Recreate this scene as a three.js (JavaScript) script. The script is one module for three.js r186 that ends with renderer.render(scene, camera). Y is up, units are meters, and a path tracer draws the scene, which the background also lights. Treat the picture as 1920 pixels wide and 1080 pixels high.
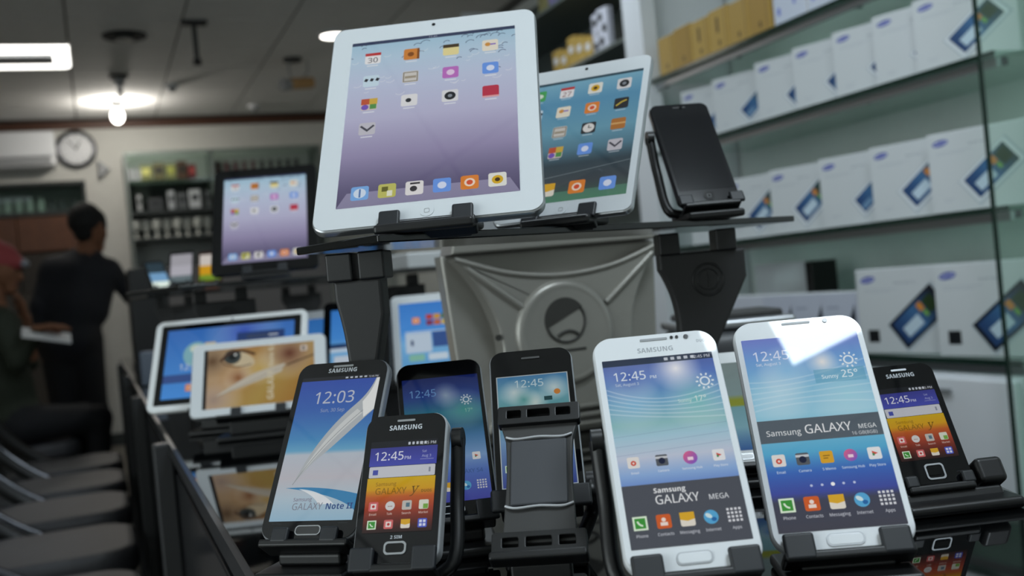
import * as THREE from 'three';
import { RoundedBoxGeometry } from 'three/addons/geometries/RoundedBoxGeometry.js';
import { mergeGeometries } from 'three/addons/utils/BufferGeometryUtils.js';
import { MarchingCubes } from 'three/addons/objects/MarchingCubes.js';
import { RectAreaLightUniformsLib } from 'three/addons/lights/RectAreaLightUniformsLib.js';

// ---------------------------------------------------------------- camera, lights, exposure
const rad = THREE.MathUtils.degToRad;
const scene = new THREE.Scene();
scene.background = new THREE.Color(0x050505);
const camera = new THREE.PerspectiveCamera(30.225, 16 / 9, 0.05, 60);
camera.position.set(0, 1.0, 0);
camera.rotation.set(rad(-0.25), rad(-21.264), rad(-5.351), 'YXZ');
camera.focus = 0.78;
camera.userData.fStop = 6.5;
const renderer = new THREE.WebGLRenderer({ antialias: true });
renderer.toneMapping = THREE.LinearToneMapping;
renderer.toneMappingExposure = 0.74;
renderer.shadowMap.enabled = true;
RectAreaLightUniformsLib.init();

const CEIL = 2.6, COUNTER = 0.8, WALLZ = -9.15;
// recessed ceiling panels out of view, later ones placed to light shelves and chairs: [x0, x1, z0, z1, radiance]
const PANELS = [
  [0.412, 1.012, -0.318, 0.282, 27],
  [0.57, 1.16, -2.47, -1.88, 15],
  [1.16, 1.75, -4.24, -3.65, 11],
  [-1.2, -0.61, -3.65, -3.06, 0.8],
];
for (const [x0, x1, z0, z1, L] of PANELS) {
  const l = new THREE.RectAreaLight(0xe8f6ff, L, x1 - x0 - 0.04, z1 - z0 - 0.04);
  l.position.set((x0 + x1) / 2, CEIL - 0.02, (z0 + z1) / 2);
  l.rotation.x = -Math.PI / 2;
  scene.add(l);
}

// light of an unseen window in the left wall, placed to light the shelves
const UNSEEN_WINDOW = { x: -2.4, y: 1.45, z: -0.2, w: 2.6, h: 1.8 };
{
  const l = new THREE.RectAreaLight(0xeaf5f6, 3.6, UNSEEN_WINDOW.w - 0.1, UNSEEN_WINDOW.h - 0.1);
  l.position.set(UNSEEN_WINDOW.x + 0.08, UNSEEN_WINDOW.y, UNSEEN_WINDOW.z); l.rotation.y = -Math.PI / 2; scene.add(l);
}

// ---------------------------------------------------------------- helpers
let seed = 12345;
const rnd = () => { seed = (seed * 1664525 + 1013904223) >>> 0; return seed / 4294967296; };
const taken = {};
function numbered(n) { if (!(n in taken)) { taken[n] = 0; return n; } return `${n}_${String(++taken[n]).padStart(3, '0')}`; }
function lit(m) { m.castShadow = true; m.receiveShadow = true; return m; }
function part(parent, name, geo, mat, label) {
  const m = lit(new THREE.Mesh(geo, mat)); m.name = name; parent.add(m);
  if (label) m.userData.label = label;
  return m;
}
function thing(name, label, category, pos = [0, 0, 0], yaw = 0, group) {
  const g = new THREE.Group(); g.name = numbered(name); g.position.set(...pos); g.rotation.set(0, yaw, 0, 'YXZ');
  g.userData = { label, category }; if (group) g.userData.group = group;
  scene.add(g); return g;
}
function solo(name, label, category, geo, mat, pos = [0, 0, 0], yaw = 0, group) {
  const m = lit(new THREE.Mesh(geo, mat)); m.name = numbered(name); m.position.set(...pos); m.rotation.y = yaw;
  m.userData = { label, category }; if (group) m.userData.group = group;
  scene.add(m); return m;
}
function struct(name, geo, mat, pos = [0, 0, 0]) {
  const m = lit(new THREE.Mesh(geo, mat)); m.name = name; m.position.set(...pos); m.userData = { kind: 'structure' };
  scene.add(m); return m;
}
const box = (w, h, d, x = 0, y = 0, z = 0) => new THREE.BoxGeometry(w, h, d).translate(x, y, z);
const rbox = (w, h, d, r, x = 0, y = 0, z = 0, s = 2) => new RoundedBoxGeometry(w, h, d, s, Math.min(r, w / 2.01, h / 2.01, d / 2.01)).translate(x, y, z);
const cyl = (r, h, n = 20, r2 = r) => new THREE.CylinderGeometry(r2, r, h, n);
const V = (x, y, z) => new THREE.Vector3(x, y, z);
const tube = (pts, r, n = 20, k = 8) => new THREE.TubeGeometry(new THREE.CatmullRomCurve3(pts.map((p) => V(...p))), n, r, k, false);
function rrect(w, h, r, cx = 0, cy = 0) {
  const s = new THREE.Shape(), x = cx - w / 2, y = cy - h / 2;
  s.moveTo(x + r, y); s.lineTo(x + w - r, y); s.absarc(x + w - r, y + r, r, -Math.PI / 2, 0);
  s.lineTo(x + w, y + h - r); s.absarc(x + w - r, y + h - r, r, 0, Math.PI / 2);
  s.lineTo(x + r, y + h); s.absarc(x + r, y + h - r, r, Math.PI / 2, Math.PI);
  s.lineTo(x, y + r); s.absarc(x + r, y + r, r, Math.PI, Math.PI * 1.5);
  return s;
}
// extruded shape whose front lies at z and back at z - t
function slabOf(shape, t, z = 0, b = 0, seg = 8) {
  const o = b ? { depth: t - 2 * b, bevelEnabled: true, bevelSize: b, bevelThickness: b, bevelOffset: -b, bevelSegments: 3, curveSegments: seg } : { depth: t, bevelEnabled: false, curveSegments: seg };
  return new THREE.ExtrudeGeometry(shape, o).translate(0, 0, z - t + b);
}
function planarUV(g, x0, y0, w, h) {
  const p = g.attributes.position, uv = new Float32Array(p.count * 2);
  for (let i = 0; i < p.count; i++) { uv[2 * i] = (p.getX(i) - x0) / w; uv[2 * i + 1] = (p.getY(i) - y0) / h; }
  g.setAttribute('uv', new THREE.BufferAttribute(uv, 2)); return g;
}
function merge(...gs) { return mergeGeometries(gs.map((g) => { const n = g.index ? g.toNonIndexed() : g; for (const k of Object.keys(n.attributes)) if (!['position', 'normal', 'uv'].includes(k)) n.deleteAttribute(k); return n; })); }
function canvasTex(w, h, draw) {
  const c = document.createElement('canvas'); c.width = w; c.height = h;
  draw(c.getContext('2d'), w, h);
  const t = new THREE.CanvasTexture(c); t.colorSpace = THREE.SRGBColorSpace; t.anisotropy = 8; return t;
}
function noiseTex(n, lo, hi, rep, srgb = true, streak = 1) {
  const d = new Uint8Array(n * n * 4);
  const oct = [];
  for (const s of [4, 9, 21, 48]) { const a = []; for (let i = 0; i < s * s; i++) a.push(rnd()); oct.push([s, a]); }
  for (let j = 0; j < n; j++) for (let i = 0; i < n; i++) {
    let v = 0;
    for (const [s, a] of oct) {
      const x = i / n * s, y = j / n * s * streak % s, x0 = Math.floor(x) % s, y0 = Math.floor(y) % s, fx = x % 1, fy = y % 1, x1 = (x0 + 1) % s, y1 = (y0 + 1) % s;
      v += (a[y0 * s + x0] * (1 - fx) + a[y0 * s + x1] * fx) * (1 - fy) + (a[y1 * s + x0] * (1 - fx) + a[y1 * s + x1] * fx) * fy;
    }
    v = v / oct.length * 0.8 + rnd() * 0.2;
    for (let c = 0; c < 3; c++) d[(j * n + i) * 4 + c] = lo[c] + (hi[c] - lo[c]) * v;
    d[(j * n + i) * 4 + 3] = 255;
  }
  const t = new THREE.DataTexture(d, n, n); t.wrapS = t.wrapT = THREE.RepeatWrapping; t.repeat.set(rep, rep);
  t.magFilter = THREE.LinearFilter; t.minFilter = THREE.LinearMipmapLinearFilter; t.generateMipmaps = true; t.needsUpdate = true;
  if (srgb) t.colorSpace = THREE.SRGBColorSpace; return t;
}
const std = (color, roughness = 0.5, metalness = 0, o = {}) => new THREE.MeshStandardMaterial({ color, roughness, metalness, ...o });
const M = {
  blackPlastic: std(0x0a0b0d, 0.42), hook: std(0x171a1f, 0.5), blackGloss: std(0x070809, 0.12), greyPlastic: std(0x303030, 0.5),
  whiteGloss: std(0xdfe2e6, 0.22), whitePlastic: std(0xd8dadd, 0.35), silver: std(0xb9bcc0, 0.32, 0.9), chrome: std(0xd0d0d2, 0.12, 1),
  darkChrome: std(0x55565a, 0.2, 1), blackGlass: std(0x050607, 0.03), dot: std(0x0c0e12, 0.1), grey: std(0x8a8d90, 0.5),
  printGrey: std(0xa9acb0, 0.5), wallWhite: std(0xffffff, 0.85, 0, { map: noiseTex(128, [196, 196, 190], [212, 212, 207], 3) }),
  shelfWall: std(0xffffff, 0.6, 0, { map: noiseTex(128, [218, 225, 223], [232, 238, 236], 2) }),
  ceilTile: std(0xffffff, 0.95, 0, { map: noiseTex(256, [206, 206, 204], [232, 232, 230], 2) }),
  ceilGrid: std(0x6a6a68, 0.6), floor: std(0xffffff, 0.35, 0, { map: noiseTex(256, [112, 108, 100], [140, 136, 126], 6) }),
  brown: std(0x4a2a18, 0.5, 0), wood: std(0xffffff, 0.5, 0, { map: noiseTex(128, [70, 40, 22], [104, 62, 36], 2, true, 0.2) }),
  darkFrame: std(0x2b302f, 0.4), darkBack: std(0x262a2a, 0.7), blackCloth: std(0x26262a, 0.55, 0, {}),
  carton: std(0xdcdee2, 0.55), yellowCarton: std(0xffffff, 0.7, 0, { map: noiseTex(64, [176, 142, 66], [200, 168, 92], 1) }),
  paleFrame: std(0x717a77, 0.4), matteGrey: std(0x2c2d2d, 0.95), greenEdge: std(0x1d3129, 0.15), whiteCab: std(0xe6e9ee, 0.4),
};
const glass = (tint, rough = 0.02) => new THREE.MeshPhysicalMaterial({ color: tint, roughness: rough, transmission: 1, thickness: 0, ior: 1.45 });
M.glass = glass(0xeef8f3); M.shelfGlass = glass(0xe6f2ec, 0.05);
const screenMat = (t, e = 1) => new THREE.MeshStandardMaterial({ color: 0x040506, roughness: 0.02, emissive: 0xffffff, emissiveMap: t, emissiveIntensity: e * 1.28 });
const printMat = (t, rough = 0.5) => new THREE.MeshStandardMaterial({ color: 0xffffff, map: t, roughness: rough });
const lampMat = (c, e) => new THREE.MeshStandardMaterial({ color: 0xffffff, emissive: c, emissiveIntensity: e, roughness: 0.6 });

// ---------------------------------------------------------------- room shell
const RX0 = -2.4, RX1 = 2.42, RZ0 = 1.6;
const rw = RX1 - RX0, rd = RZ0 - WALLZ, cx = (RX0 + RX1) / 2, cz = (RZ0 + WALLZ) / 2;
const floor = struct('floor', box(rw + 0.4, 0.1, rd + 0.4), std(0x4d4b46, 0.7), [cx, -0.056, cz]);
{
  const g = box(0.592, 0.01, 0.592);
  for (let i = 0; i < 8; i++) for (let j = 0; j < 18; j++) part(floor, 'tile', g, M.floor).position.set(RX0 + 0.3 + i * 0.6 - cx, 0.051, WALLZ + 0.3 + j * 0.6 - cz);
}
const ceiling = struct('ceiling', box(rw + 0.4, 0.1, rd + 0.4), M.ceilGrid, [cx, CEIL + 0.062, cz]);
{
  const G = 0.59, g = box(G - 0.012, 0.012, G - 0.012);
  const inPanel = (x, z) => PANELS.some(([a, b, c, d]) => x > a - 0.2 && x < b + 0.2 && z > c - 0.2 && z < d + 0.2 && a > 0.5) || (Math.abs(x + 0.315) < 0.1 && Math.abs(z + 6.895) < 0.1);
  for (let i = -4; i < 4; i++) for (let j = -5; j < 14; j++) {
    const x = -0.02 + (i + 0.5) * G, z = -6.6 + (j + 0.5) * G;
    if (x - G / 2 < RX0 || x + G / 2 > RX1 || z - G / 2 < WALLZ || z + G / 2 > RZ0 || inPanel(x, z)) continue;
    part(ceiling, 'tile', g, M.ceilTile).position.set(x - cx, -0.056, z - cz);
  }
}
struct('wall_back', box(rw + 0.4, CEIL, 0.15), M.wallWhite, [cx, CEIL / 2, WALLZ - 0.075]);
struct('wall_front', box(rw + 0.4, CEIL, 0.15), M.wallWhite, [cx, CEIL / 2, RZ0 + 0.075]);
struct('wall_left', box(0.15, CEIL, rd), M.wallWhite, [RX0 - 0.075, CEIL / 2, cz]);
struct('wall_right', box(0.15, CEIL, rd), M.shelfWall, [RX1 + 0.075, CEIL / 2, cz]);
struct('trim_1', box(rw, 0.055, 0.05), M.brown, [cx, CEIL - 0.0275, WALLZ + 0.025]);
struct('baseboard_back', box(rw, 0.1, 0.02), M.darkFrame, [cx, 0.05, WALLZ + 0.01]);

{ // unseen window out of view, its glowing panes placed to light the wall shelves
  const { x, y, z, w, h } = UNSEEN_WINDOW;
  const win = struct('window_1', merge(box(w + 0.1, 0.06, 0.06, 0, h / 2 + 0.02, 0), box(w + 0.1, 0.06, 0.06, 0, -h / 2 - 0.02, 0), box(0.06, h, 0.06, w / 2 + 0.02, 0, 0), box(0.06, h, 0.06, -w / 2 - 0.02, 0, 0), box(0.04, h, 0.05, 0, 0, 0)), M.darkFrame, [x + 0.031, y, z]); win.rotation.y = -Math.PI / 2;
  for (const s of [-1, 1]) part(win, 'glow_pane', box(w / 2 - 0.03, h - 0.02, 0.01, s * w / 4, 0, 0.015), lampMat(0xeaf5f6, 1));
}
// ceiling lamps; the panels are out of view, most placed to light shelves and counter
PANELS.forEach(([x0, x1, z0, z1, L], k) => {
  const where = ['above the front phones', 'out of view above the counter, lighting the tablets and shelf boxes', 'out of view above the aisle, lighting the wall shelves', 'out of view above the chairs, lighting the left side'][k];
  const w = x1 - x0, d = z1 - z0, g = thing('offscreen_panel_light', `square white recessed ceiling light panel ${where}`, 'ceiling light', [(x0 + x1) / 2, CEIL, (z0 + z1) / 2], 0, 'square ceiling light panels');
  const fr = merge(box(w, 0.014, 0.02, 0, -0.004, d / 2 - 0.01), box(w, 0.014, 0.02, 0, -0.004, -d / 2 + 0.01), box(0.02, 0.014, d - 0.04, w / 2 - 0.01, -0.004, 0), box(0.02, 0.014, d - 0.04, -w / 2 + 0.01, -0.004, 0));
  part(g, 'frame', fr, M.whitePlastic);
  part(g, 'diffuser', box(w - 0.04, 0.006, d - 0.04, 0, -0.005, 0), lampMat(0xe8f6ff, L * 0.25));
});
{ // ring-shaped lamp over the far aisle
  const g = thing('ceiling_ring_light', 'square ceiling lamp glowing as a bright ring around a grey centre', 'ceiling light', [-0.315, CEIL, -6.895]);
  const s = rrect(0.59, 0.585, 0.05); const h = new THREE.Path(rrect(0.40, 0.20, 0.03).getPoints(6)); s.holes.push(h);
  part(g, 'tube_ring', slabOf(s, 0.03, 0, 0).rotateX(Math.PI / 2).translate(0, 0, 0), lampMat(0xfffcf4, 5));
  part(g, 'centre_plate', box(0.41, 0.02, 0.21, 0, -0.008, 0), M.printGrey);
  const l = new THREE.RectAreaLight(0xfffaf0, 4, 0.5, 0.5); l.position.set(0, -0.045, 0); l.rotation.x = -Math.PI / 2; g.add(l);
}
{ // bare bulb close to the far wall, and an unlit holder before it
  const g = thing('ceiling_bulb', 'glowing bare bulb under the ceiling close to the far wall', 'lamp', [0.264, CEIL, -8.3]);
  part(g, 'ceiling_rose', cyl(0.05, 0.02).translate(0, -0.01, 0), M.greyPlastic);
  part(g, 'socket', cyl(0.024, 0.04).translate(0, -0.038, 0), M.whitePlastic);
  part(g, 'bulb', new THREE.SphereGeometry(0.044, 20, 14).scale(1, 1.3, 1).translate(0, -0.108, 0), lampMat(0xfffaf0, 14));
  const l = new THREE.PointLight(0xfff8ee, 1.5); l.position.set(0, -0.108, 0); l.castShadow = true; l.shadow.radius = 2; g.add(l);
  const h = thing('lamp_holder', 'unlit hanging lamp holder above the glowing bulb', 'lamp holder', [0.266, CEIL, -7.42]);
  part(h, 'ceiling_rose', cyl(0.06, 0.02).translate(0, -0.01, 0), M.matteGrey);
  part(h, 'collar', cyl(0.034, 0.05).translate(0, -0.045, 0), M.grey);
  part(h, 'stem', cyl(0.016, 0.08).translate(0, -0.11, 0), M.grey);
}
{ // round downlight
  const g = thing('downlight', 'round lit downlight in ceiling beside the big white tablet', 'ceiling light', [1.47, CEIL, -6.33]);
  part(g, 'bezel', new THREE.TorusGeometry(0.085, 0.012, 8, 28).rotateX(Math.PI / 2).translate(0, -0.008, 0), M.whitePlastic);
  part(g, 'lens', cyl(0.08, 0.02, 28).translate(0, -0.008, 0), lampMat(0xfffaf0, 9));
  const l = new THREE.SpotLight(0xfff6e8, 2, 0, 1.0, 0.7); l.position.set(0, -0.03, 0); l.target.position.set(0, -1, 0); l.castShadow = true; g.add(l, l.target);
}
{ // ceiling speaker / rose, hanging rod, sprinkler stubs, camera
  const g = thing('ceiling_fan_mount', 'dark round ceiling mount above the hanging bulb', 'ceiling mount', [0.28, CEIL, -6.36]);
  part(g, 'plate', cyl(0.12, 0.012, 28).translate(0, -0.006, 0), M.matteGrey);
  part(g, 'cap', cyl(0.05, 0.02, 20).translate(0, -0.02, 0), M.darkFrame);
  const r = thing('hanging_rod', 'thin dark rod hanging straight down from ceiling plate', 'rod', [0.632, CEIL, -6.06]);
  part(r, 'plate', rbox(0.14, 0.02, 0.08, 0.006, 0, -0.01, 0), M.greyPlastic);
  part(r, 'rod', cyl(0.014, 0.2).translate(0, -0.12, 0), M.darkFrame);
  part(r, 'end_cap', cyl(0.024, 0.03).translate(0, -0.225, 0), M.blackPlastic);
  const c = thing('security_camera', 'security camera with wire bracket hanging under ceiling near the big tablet', 'camera', [1.33, CEIL, -6.98], 0.5);
  part(c, 'mount', cyl(0.06, 0.02).translate(0, -0.01, 0), M.greyPlastic);
  part(c, 'bracket', merge(tube([[-0.03, -0.02, 0], [-0.035, -0.08, 0], [-0.02, -0.14, 0]], 0.006), tube([[0.12, 0, 0], [0.12, -0.07, 0], [0.07, -0.13, 0]], 0.005)), M.grey);
  part(c, 'housing', rbox(0.2, 0.07, 0.08, 0.02, 0.03, -0.165, 0).rotateZ(0.12), std(0xb08a5a, 0.5));
  part(c, 'lens_hood', cyl(0.038, 0.06).rotateZ(Math.PI / 2 + 0.12).translate(-0.075, -0.178, 0), M.grey);
  for (const [k, x, z] of [[0, 0.62, -7.75], [1, 1.3, -8.6]]) {
    const n = thing('smoke_detector', k ? 'small pale ceiling detector near the far dark wall trim' : 'small pale ceiling detector between the rod and bulb', 'detector', [x, CEIL, z], 0, 'ceiling detectors');
    part(n, 'base', cyl(0.05, 0.02).translate(0, -0.01, 0), M.whitePlastic); part(n, 'dome', new THREE.SphereGeometry(0.03, 14, 8).translate(0, -0.022, 0), M.grey);
  }
}

// ---------------------------------------------------------------- far wall
{
  const z = WALLZ;
  const c = thing('wall_clock', 'round wall clock with silver rim and white face', 'clock', [-0.042, 2.385, z]);
  part(c, 'rim', new THREE.TorusGeometry(0.135, 0.02, 10, 40).translate(0, 0, 0.025), M.darkChrome);
  part(c, 'case', cyl(0.14, 0.03, 40).rotateX(Math.PI / 2).translate(0, 0, 0.016), M.silver);
  const face = part(c, 'face', cyl(0.122, 0.008, 40).rotateX(Math.PI / 2).translate(0, 0, 0.034), M.whitePlastic);
  for (let k = 0; k < 12; k++) part(face, 'hour_mark', box(0.006, 0.02, 0.002, 0, 0.104, 0.039).rotateZ(k * Math.PI / 6), M.dot);
  part(c, 'hand', box(0.009, 0.075, 0.003, 0, 0.03, 0.041).rotateZ(-0.5), M.dot); part(c, 'hand', box(0.006, 0.1, 0.003, 0, 0.045, 0.043).rotateZ(0.7), M.dot);
  const a = thing('air_conditioner', 'white split air conditioner on far wall left of the clock', 'air conditioner', [-0.62, 2.16, z]);
  part(a, 'housing', rbox(0.86, 0.28, 0.2, 0.03, 0, 0.215, 0.1), M.whitePlastic);
  part(a, 'front_panel', rbox(0.84, 0.19, 0.02, 0.008, 0, 0.25, 0.205), M.whiteGloss);
  for (let k = 0; k < 2; k++) part(a, 'louver', rbox(0.78, 0.028, 0.012, 0.004, 0, 0.11 + k * 0.036, 0.2), M.grey);
  const s = thing('wall_speaker', 'small grey wedge-shaped speaker on far wall below the clock', 'speaker', [0.15, 2.215, z]);
  const tri = new THREE.Shape([new THREE.Vector2(-0.04, 0.075), new THREE.Vector2(-0.04, -0.075), new THREE.Vector2(0.045, 0)].reverse());
  part(s, 'cabinet', slabOf(tri, 0.06, 0.065, 0.004), M.grey); part(s, 'bracket', cyl(0.012, 0.012).rotateX(Math.PI / 2).translate(0, 0, 0.004), M.greyPlastic);
  // tall glass cabinet
  const x0 = 0.29, x1 = 1.82, y0 = 1.40, y1 = 2.28, zf = -8.72, D = zf - z - 0.005, w = x1 - x0, mx = (x0 + x1) / 2, mz = (z + 0.005 + zf) / 2;
  const k = thing('wall_cabinet', 'dark framed open glass cabinet with four rows of goods on far wall', 'cabinet', [mx, 1.0, mz]);
  part(k, 'back_panel', box(w, y1 - 0.5, 0.015, 0, (y1 + 0.5) / 2 - 1, -D / 2 + 0.0075), std(0xc6cac6, 0.7));
  part(k, 'dark_back_panel', box(w - 0.05, 0.24, 0.01, 0, 1.955 - 1, -D / 2 + 0.021), M.darkBack);
  for (const sx of [-1, 1]) part(k, 'side_panel', box(0.02, y1 - 0.5, D, sx * (w / 2 - 0.01), (y1 + 0.5) / 2 - 1, 0), M.paleFrame);
  part(k, 'top_panel', box(w, 0.012, D, 0, y1 - 1, 0), M.shelfGlass);
  part(k, 'top_rail', box(w, 0.02, 0.012, 0, y1 - 1 - 0.01, D / 2 + 0.006), M.paleFrame);
  part(k, 'divider', box(0.018, y1 - 0.52, D * 0.9, 0.955 - mx, (y1 + 0.5) / 2 - 1, 0), M.paleFrame);
  for (const y of [2.065, 1.825, 1.615, 1.395]) part(k, 'shelf', box(w - 0.04, y === 1.825 ? 0.03 : 0.022, D * 0.93, 0, y - 0.011 - 1, 0), y > 2 ? M.shelfGlass : M.darkFrame);
  part(k, 'base_cabinet', box(w - 0.04, 0.86, D, 0, 0.95 - 1, 0.002), std(0x77777a, 0.6));
  part(k, 'plinth', box(w, 0.5, D, 0, 0.251 - 1, 0), std(0x77777a, 0.6));
  // goods on its shelves
  const cols = ['lime', 'dark green', 'olive', 'brown', 'dark red', 'black'], hex = [0x6f7548, 0x44502c, 0x5e5d3c, 0x47321f, 0x5a1f22, 0x17181a];
  const nth = ['first', 'second', 'third', 'fourth', 'fifth', 'sixth', 'seventh', 'eighth', 'ninth', 'tenth', 'eleventh', 'twelfth'];
  [[0.45, 0, .085, .12], [0.545, 2, .085, .135], [0.635, 0, .075, .125], [0.72, 3, .075, .14], [0.795, 4, .06, .11]].forEach(([x, c, bw, bh], i) => {
    const g = thing('boxed_accessory', `${cols[c]} box, ${nth[i]} from the left on the cabinet's top row`, 'box', [x, 2.066, zf - 0.09], 0, 'coloured boxes on the top row of the far cabinet');
    part(g, 'carton', rbox(bw, bh, 0.1, 0.003, 0, bh / 2, 0), std(hex[c], 0.6)); part(g, 'front_label', box(bw * 0.7, bh * 0.4, 0.002, 0, bh * 0.55, 0.0512), std([0xb9b96a, 0x2a2a22, 0x9aa04a, 0x202018, 0x98403c][i], 0.6));
  });
  for (let i = 0; i < 3; i++) { const g = thing('small_bottle', `${nth[i]} pale slim bottle at left end of cabinet's top row`, 'bottle', [0.33 + i * 0.038, 2.066, zf - 0.07], 0, 'slim bottles in the far cabinet'); part(g, 'bottle', cyl(0.014, 0.09).translate(0, 0.045, 0), M.printGrey); part(g, 'cap', cyl(0.008, 0.02).translate(0, 0.1, 0), M.grey); }
  for (let i = 0; i < 10; i++) { const red = i < 5; const g = thing('figurine', `${nth[i]} ${red ? 'dark red' : 'black'} small ornament on cabinet's top row, counted from the divider`, 'ornament', [1.0 + i * 0.07, 2.066, zf - 0.08], 0, 'small ornaments on the top row'); const mt = std(red ? 0x4a1520 : 0x151416, 0.5); part(g, 'body', new THREE.CylinderGeometry(0.012, 0.026, 0.09, 12).translate(0, 0.045, 0), mt); part(g, 'head', new THREE.SphereGeometry(0.02, 12, 8).translate(0, 0.105, 0), mt); }
  [[0.38, .03, .13, 0xa5a8aa], [0.5, .11, .1, 0x3a3d40], [0.62, .05, .15, 0x9fa4a8], [0.7, .075, .13, 0x55595c], [0.8, .085, .15, 0xb9bec2], [0.9, .04, .14, 0x4c5254], [1.1, .12, .14, 0x8e9498], [1.35, .1, .13, 0x474b4e], [1.6, .11, .15, 0xa8acb0]].forEach(([x, bw, bh, c], i) => {
    const g = thing('boxed_gadget', `${['pale slim', 'low charcoal', 'pale upright', 'mid grey', 'near white square', 'narrow slate', 'light grey wide', 'dark grey', 'broad pale'][i]} box on the cabinet's dark-backed second row`, 'box', [x, 1.826, zf - 0.1], 0, 'boxes on the dark second row');
    part(g, 'carton', rbox(bw, bh, 0.08, 0.003, 0, bh / 2, 0), std(c, 0.5)); part(g, 'front_label', box(bw * 0.6, bh * 0.3, 0.002, 0, bh * 0.6, 0.0412), std(0x22262a, 0.5));
  });
  const gl = new THREE.LatheGeometry([[0.001, 0], [0.03, 0], [0.03, 0.006], [0.008, 0.014], [0.008, 0.05], [0.034, 0.08], [0.036, 0.14], [0.033, 0.14], [0.03, 0.085], [0.001, 0.07]].map((p) => new THREE.Vector2(...p)), 14);
  const cup = std(0xcfd2cc, 0.25);
  for (let i = 0; i < 8; i++) { solo('white_goblet', `${nth[i]} white goblet from the left on cabinet's third row`, 'goblet', gl, cup, [0.335 + i * 0.078, 1.616, zf - 0.08 - (i % 2) * 0.03], 0, 'white goblets on the third row'); }
  // left cabinet with wood doors
  const lc = thing('low_wall_cabinet', 'wooden wall cabinet with a glass fronted top row, left of the pale pillar', 'cabinet', [-0.75, 1.1, z + 0.16]);
  part(lc, 'top_panel', box(1.5, 0.025, 0.3, 0, 0.99, 0), M.darkFrame);
  part(lc, 'back_panel', box(1.48, 0.22, 0.012, 0, 0.87, -0.14), std(0x6d746f, 0.6));
  for (const sx of [-1, 1]) part(lc, 'side_panel', box(0.022, 0.5, 0.3, sx * 0.739, 0.74, 0), M.darkFrame);
  part(lc, 'shelf', box(1.45, 0.03, 0.29, 0, 0.765, 0), M.darkFrame);
  part(lc, 'glass_pane', box(1.45, 0.2, 0.005, 0, 0.88, 0.146), M.glass);
  for (let i = 0; i < 3; i++) part(lc, 'wood_panel', rbox(0.475, 0.27, 0.27, 0.006, -0.48 + i * 0.48, 0.61, 0), M.wood);
  for (let i = 0; i < 3; i++) part(lc, 'lower_panel', rbox(0.475, 0.3, 0.27, 0.006, -0.48 + i * 0.48, 0.31, 0), std(0x2c2620, 0.6));
  part(lc, 'base', box(1.48, 1.255, 0.29, 0, -0.47, 0), std(0x3a342e, 0.6));
  for (let i = 0; i < 9; i++) {
    const dark = i > 5, g = thing(dark ? 'perfume_bottle' : 'glass_jar', `${nth[dark ? i - 6 : i]} ${dark ? 'dark squat bottle' : 'pale jar'} from the left in the glass fronted row`, dark ? 'bottle' : 'jar', [-0.72 + i * 0.078, 1.881, z + 0.2], 0, dark ? 'dark bottles in the glass fronted row' : 'pale jars in the glass fronted row');
    part(g, 'body', rbox(0.052, dark ? 0.07 : 0.085, 0.05, 0.008, 0, dark ? 0.035 : 0.043, 0), dark ? std(0x1d2026, 0.3) : std(0x9aa19f, 0.4)); part(g, 'stopper', cyl(0.014, 0.03).translate(0, dark ? 0.085 : 0.1, 0), dark ? M.dot : M.grey);
  }
}

// ---------------------------------------------------------------- counter
{
  const g = thing('shop_counter', 'long black glass-topped shop counter carrying the phone displays', 'counter', [0.45, 0, -2.9]);
  const P = [[0.092, 0.05], [0.47, 0.05], [0.615, -0.55], [0.98, -1.4], [0.98, -6.05], [0.092, -6.05]].map(([x, z]) => new THREE.Vector2(x - 0.45, -(z + 2.9)));
  const top = slabOf(new THREE.Shape(P), 0.018, 0).rotateX(-Math.PI / 2).translate(0, COUNTER, 0);
  part(g, 'glass_top', top, M.blackGlass);
  const Q = P.map((p) => p.clone()); for (const p of Q) { p.x += p.x < -0.3 ? 0.012 : -0.03; p.y += p.y < -2 ? 0.03 : p.y > 3 ? -0.03 : 0; }
  part(g, 'carcass', slabOf(new THREE.Shape(Q), 0.77, 0).rotateX(-Math.PI / 2).translate(0, 0.78, 0), std(0x1b1c1f, 0.25));
  for (let i = 0; i < 5; i++) part(g, 'side_panel', rbox(0.012, 0.66, 1.08, 0.003, -0.352, 0.42, 2.9 - 0.09 - i * 1.14), std(0x1e1f22, 0.14));
  for (let i = 0; i < 5; i++) part(g, 'corner_post', rbox(0.03, 0.795, 0.03, 0.004, -0.373, 0.4, 2.9 - 0.66 - i * 1.14), std(0x333436, 0.4, 0.3));
  part(g, 'edge_trim', box(0.008, 0.02, 6.0, -0.36, COUNTER - 0.011, -0.1), std(0x232426, 0.3));
  part(g, 'plinth', box(0.48, 0.012, 5.9, 0.08, 0.006, -0.08), M.blackPlastic);
}

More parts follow.
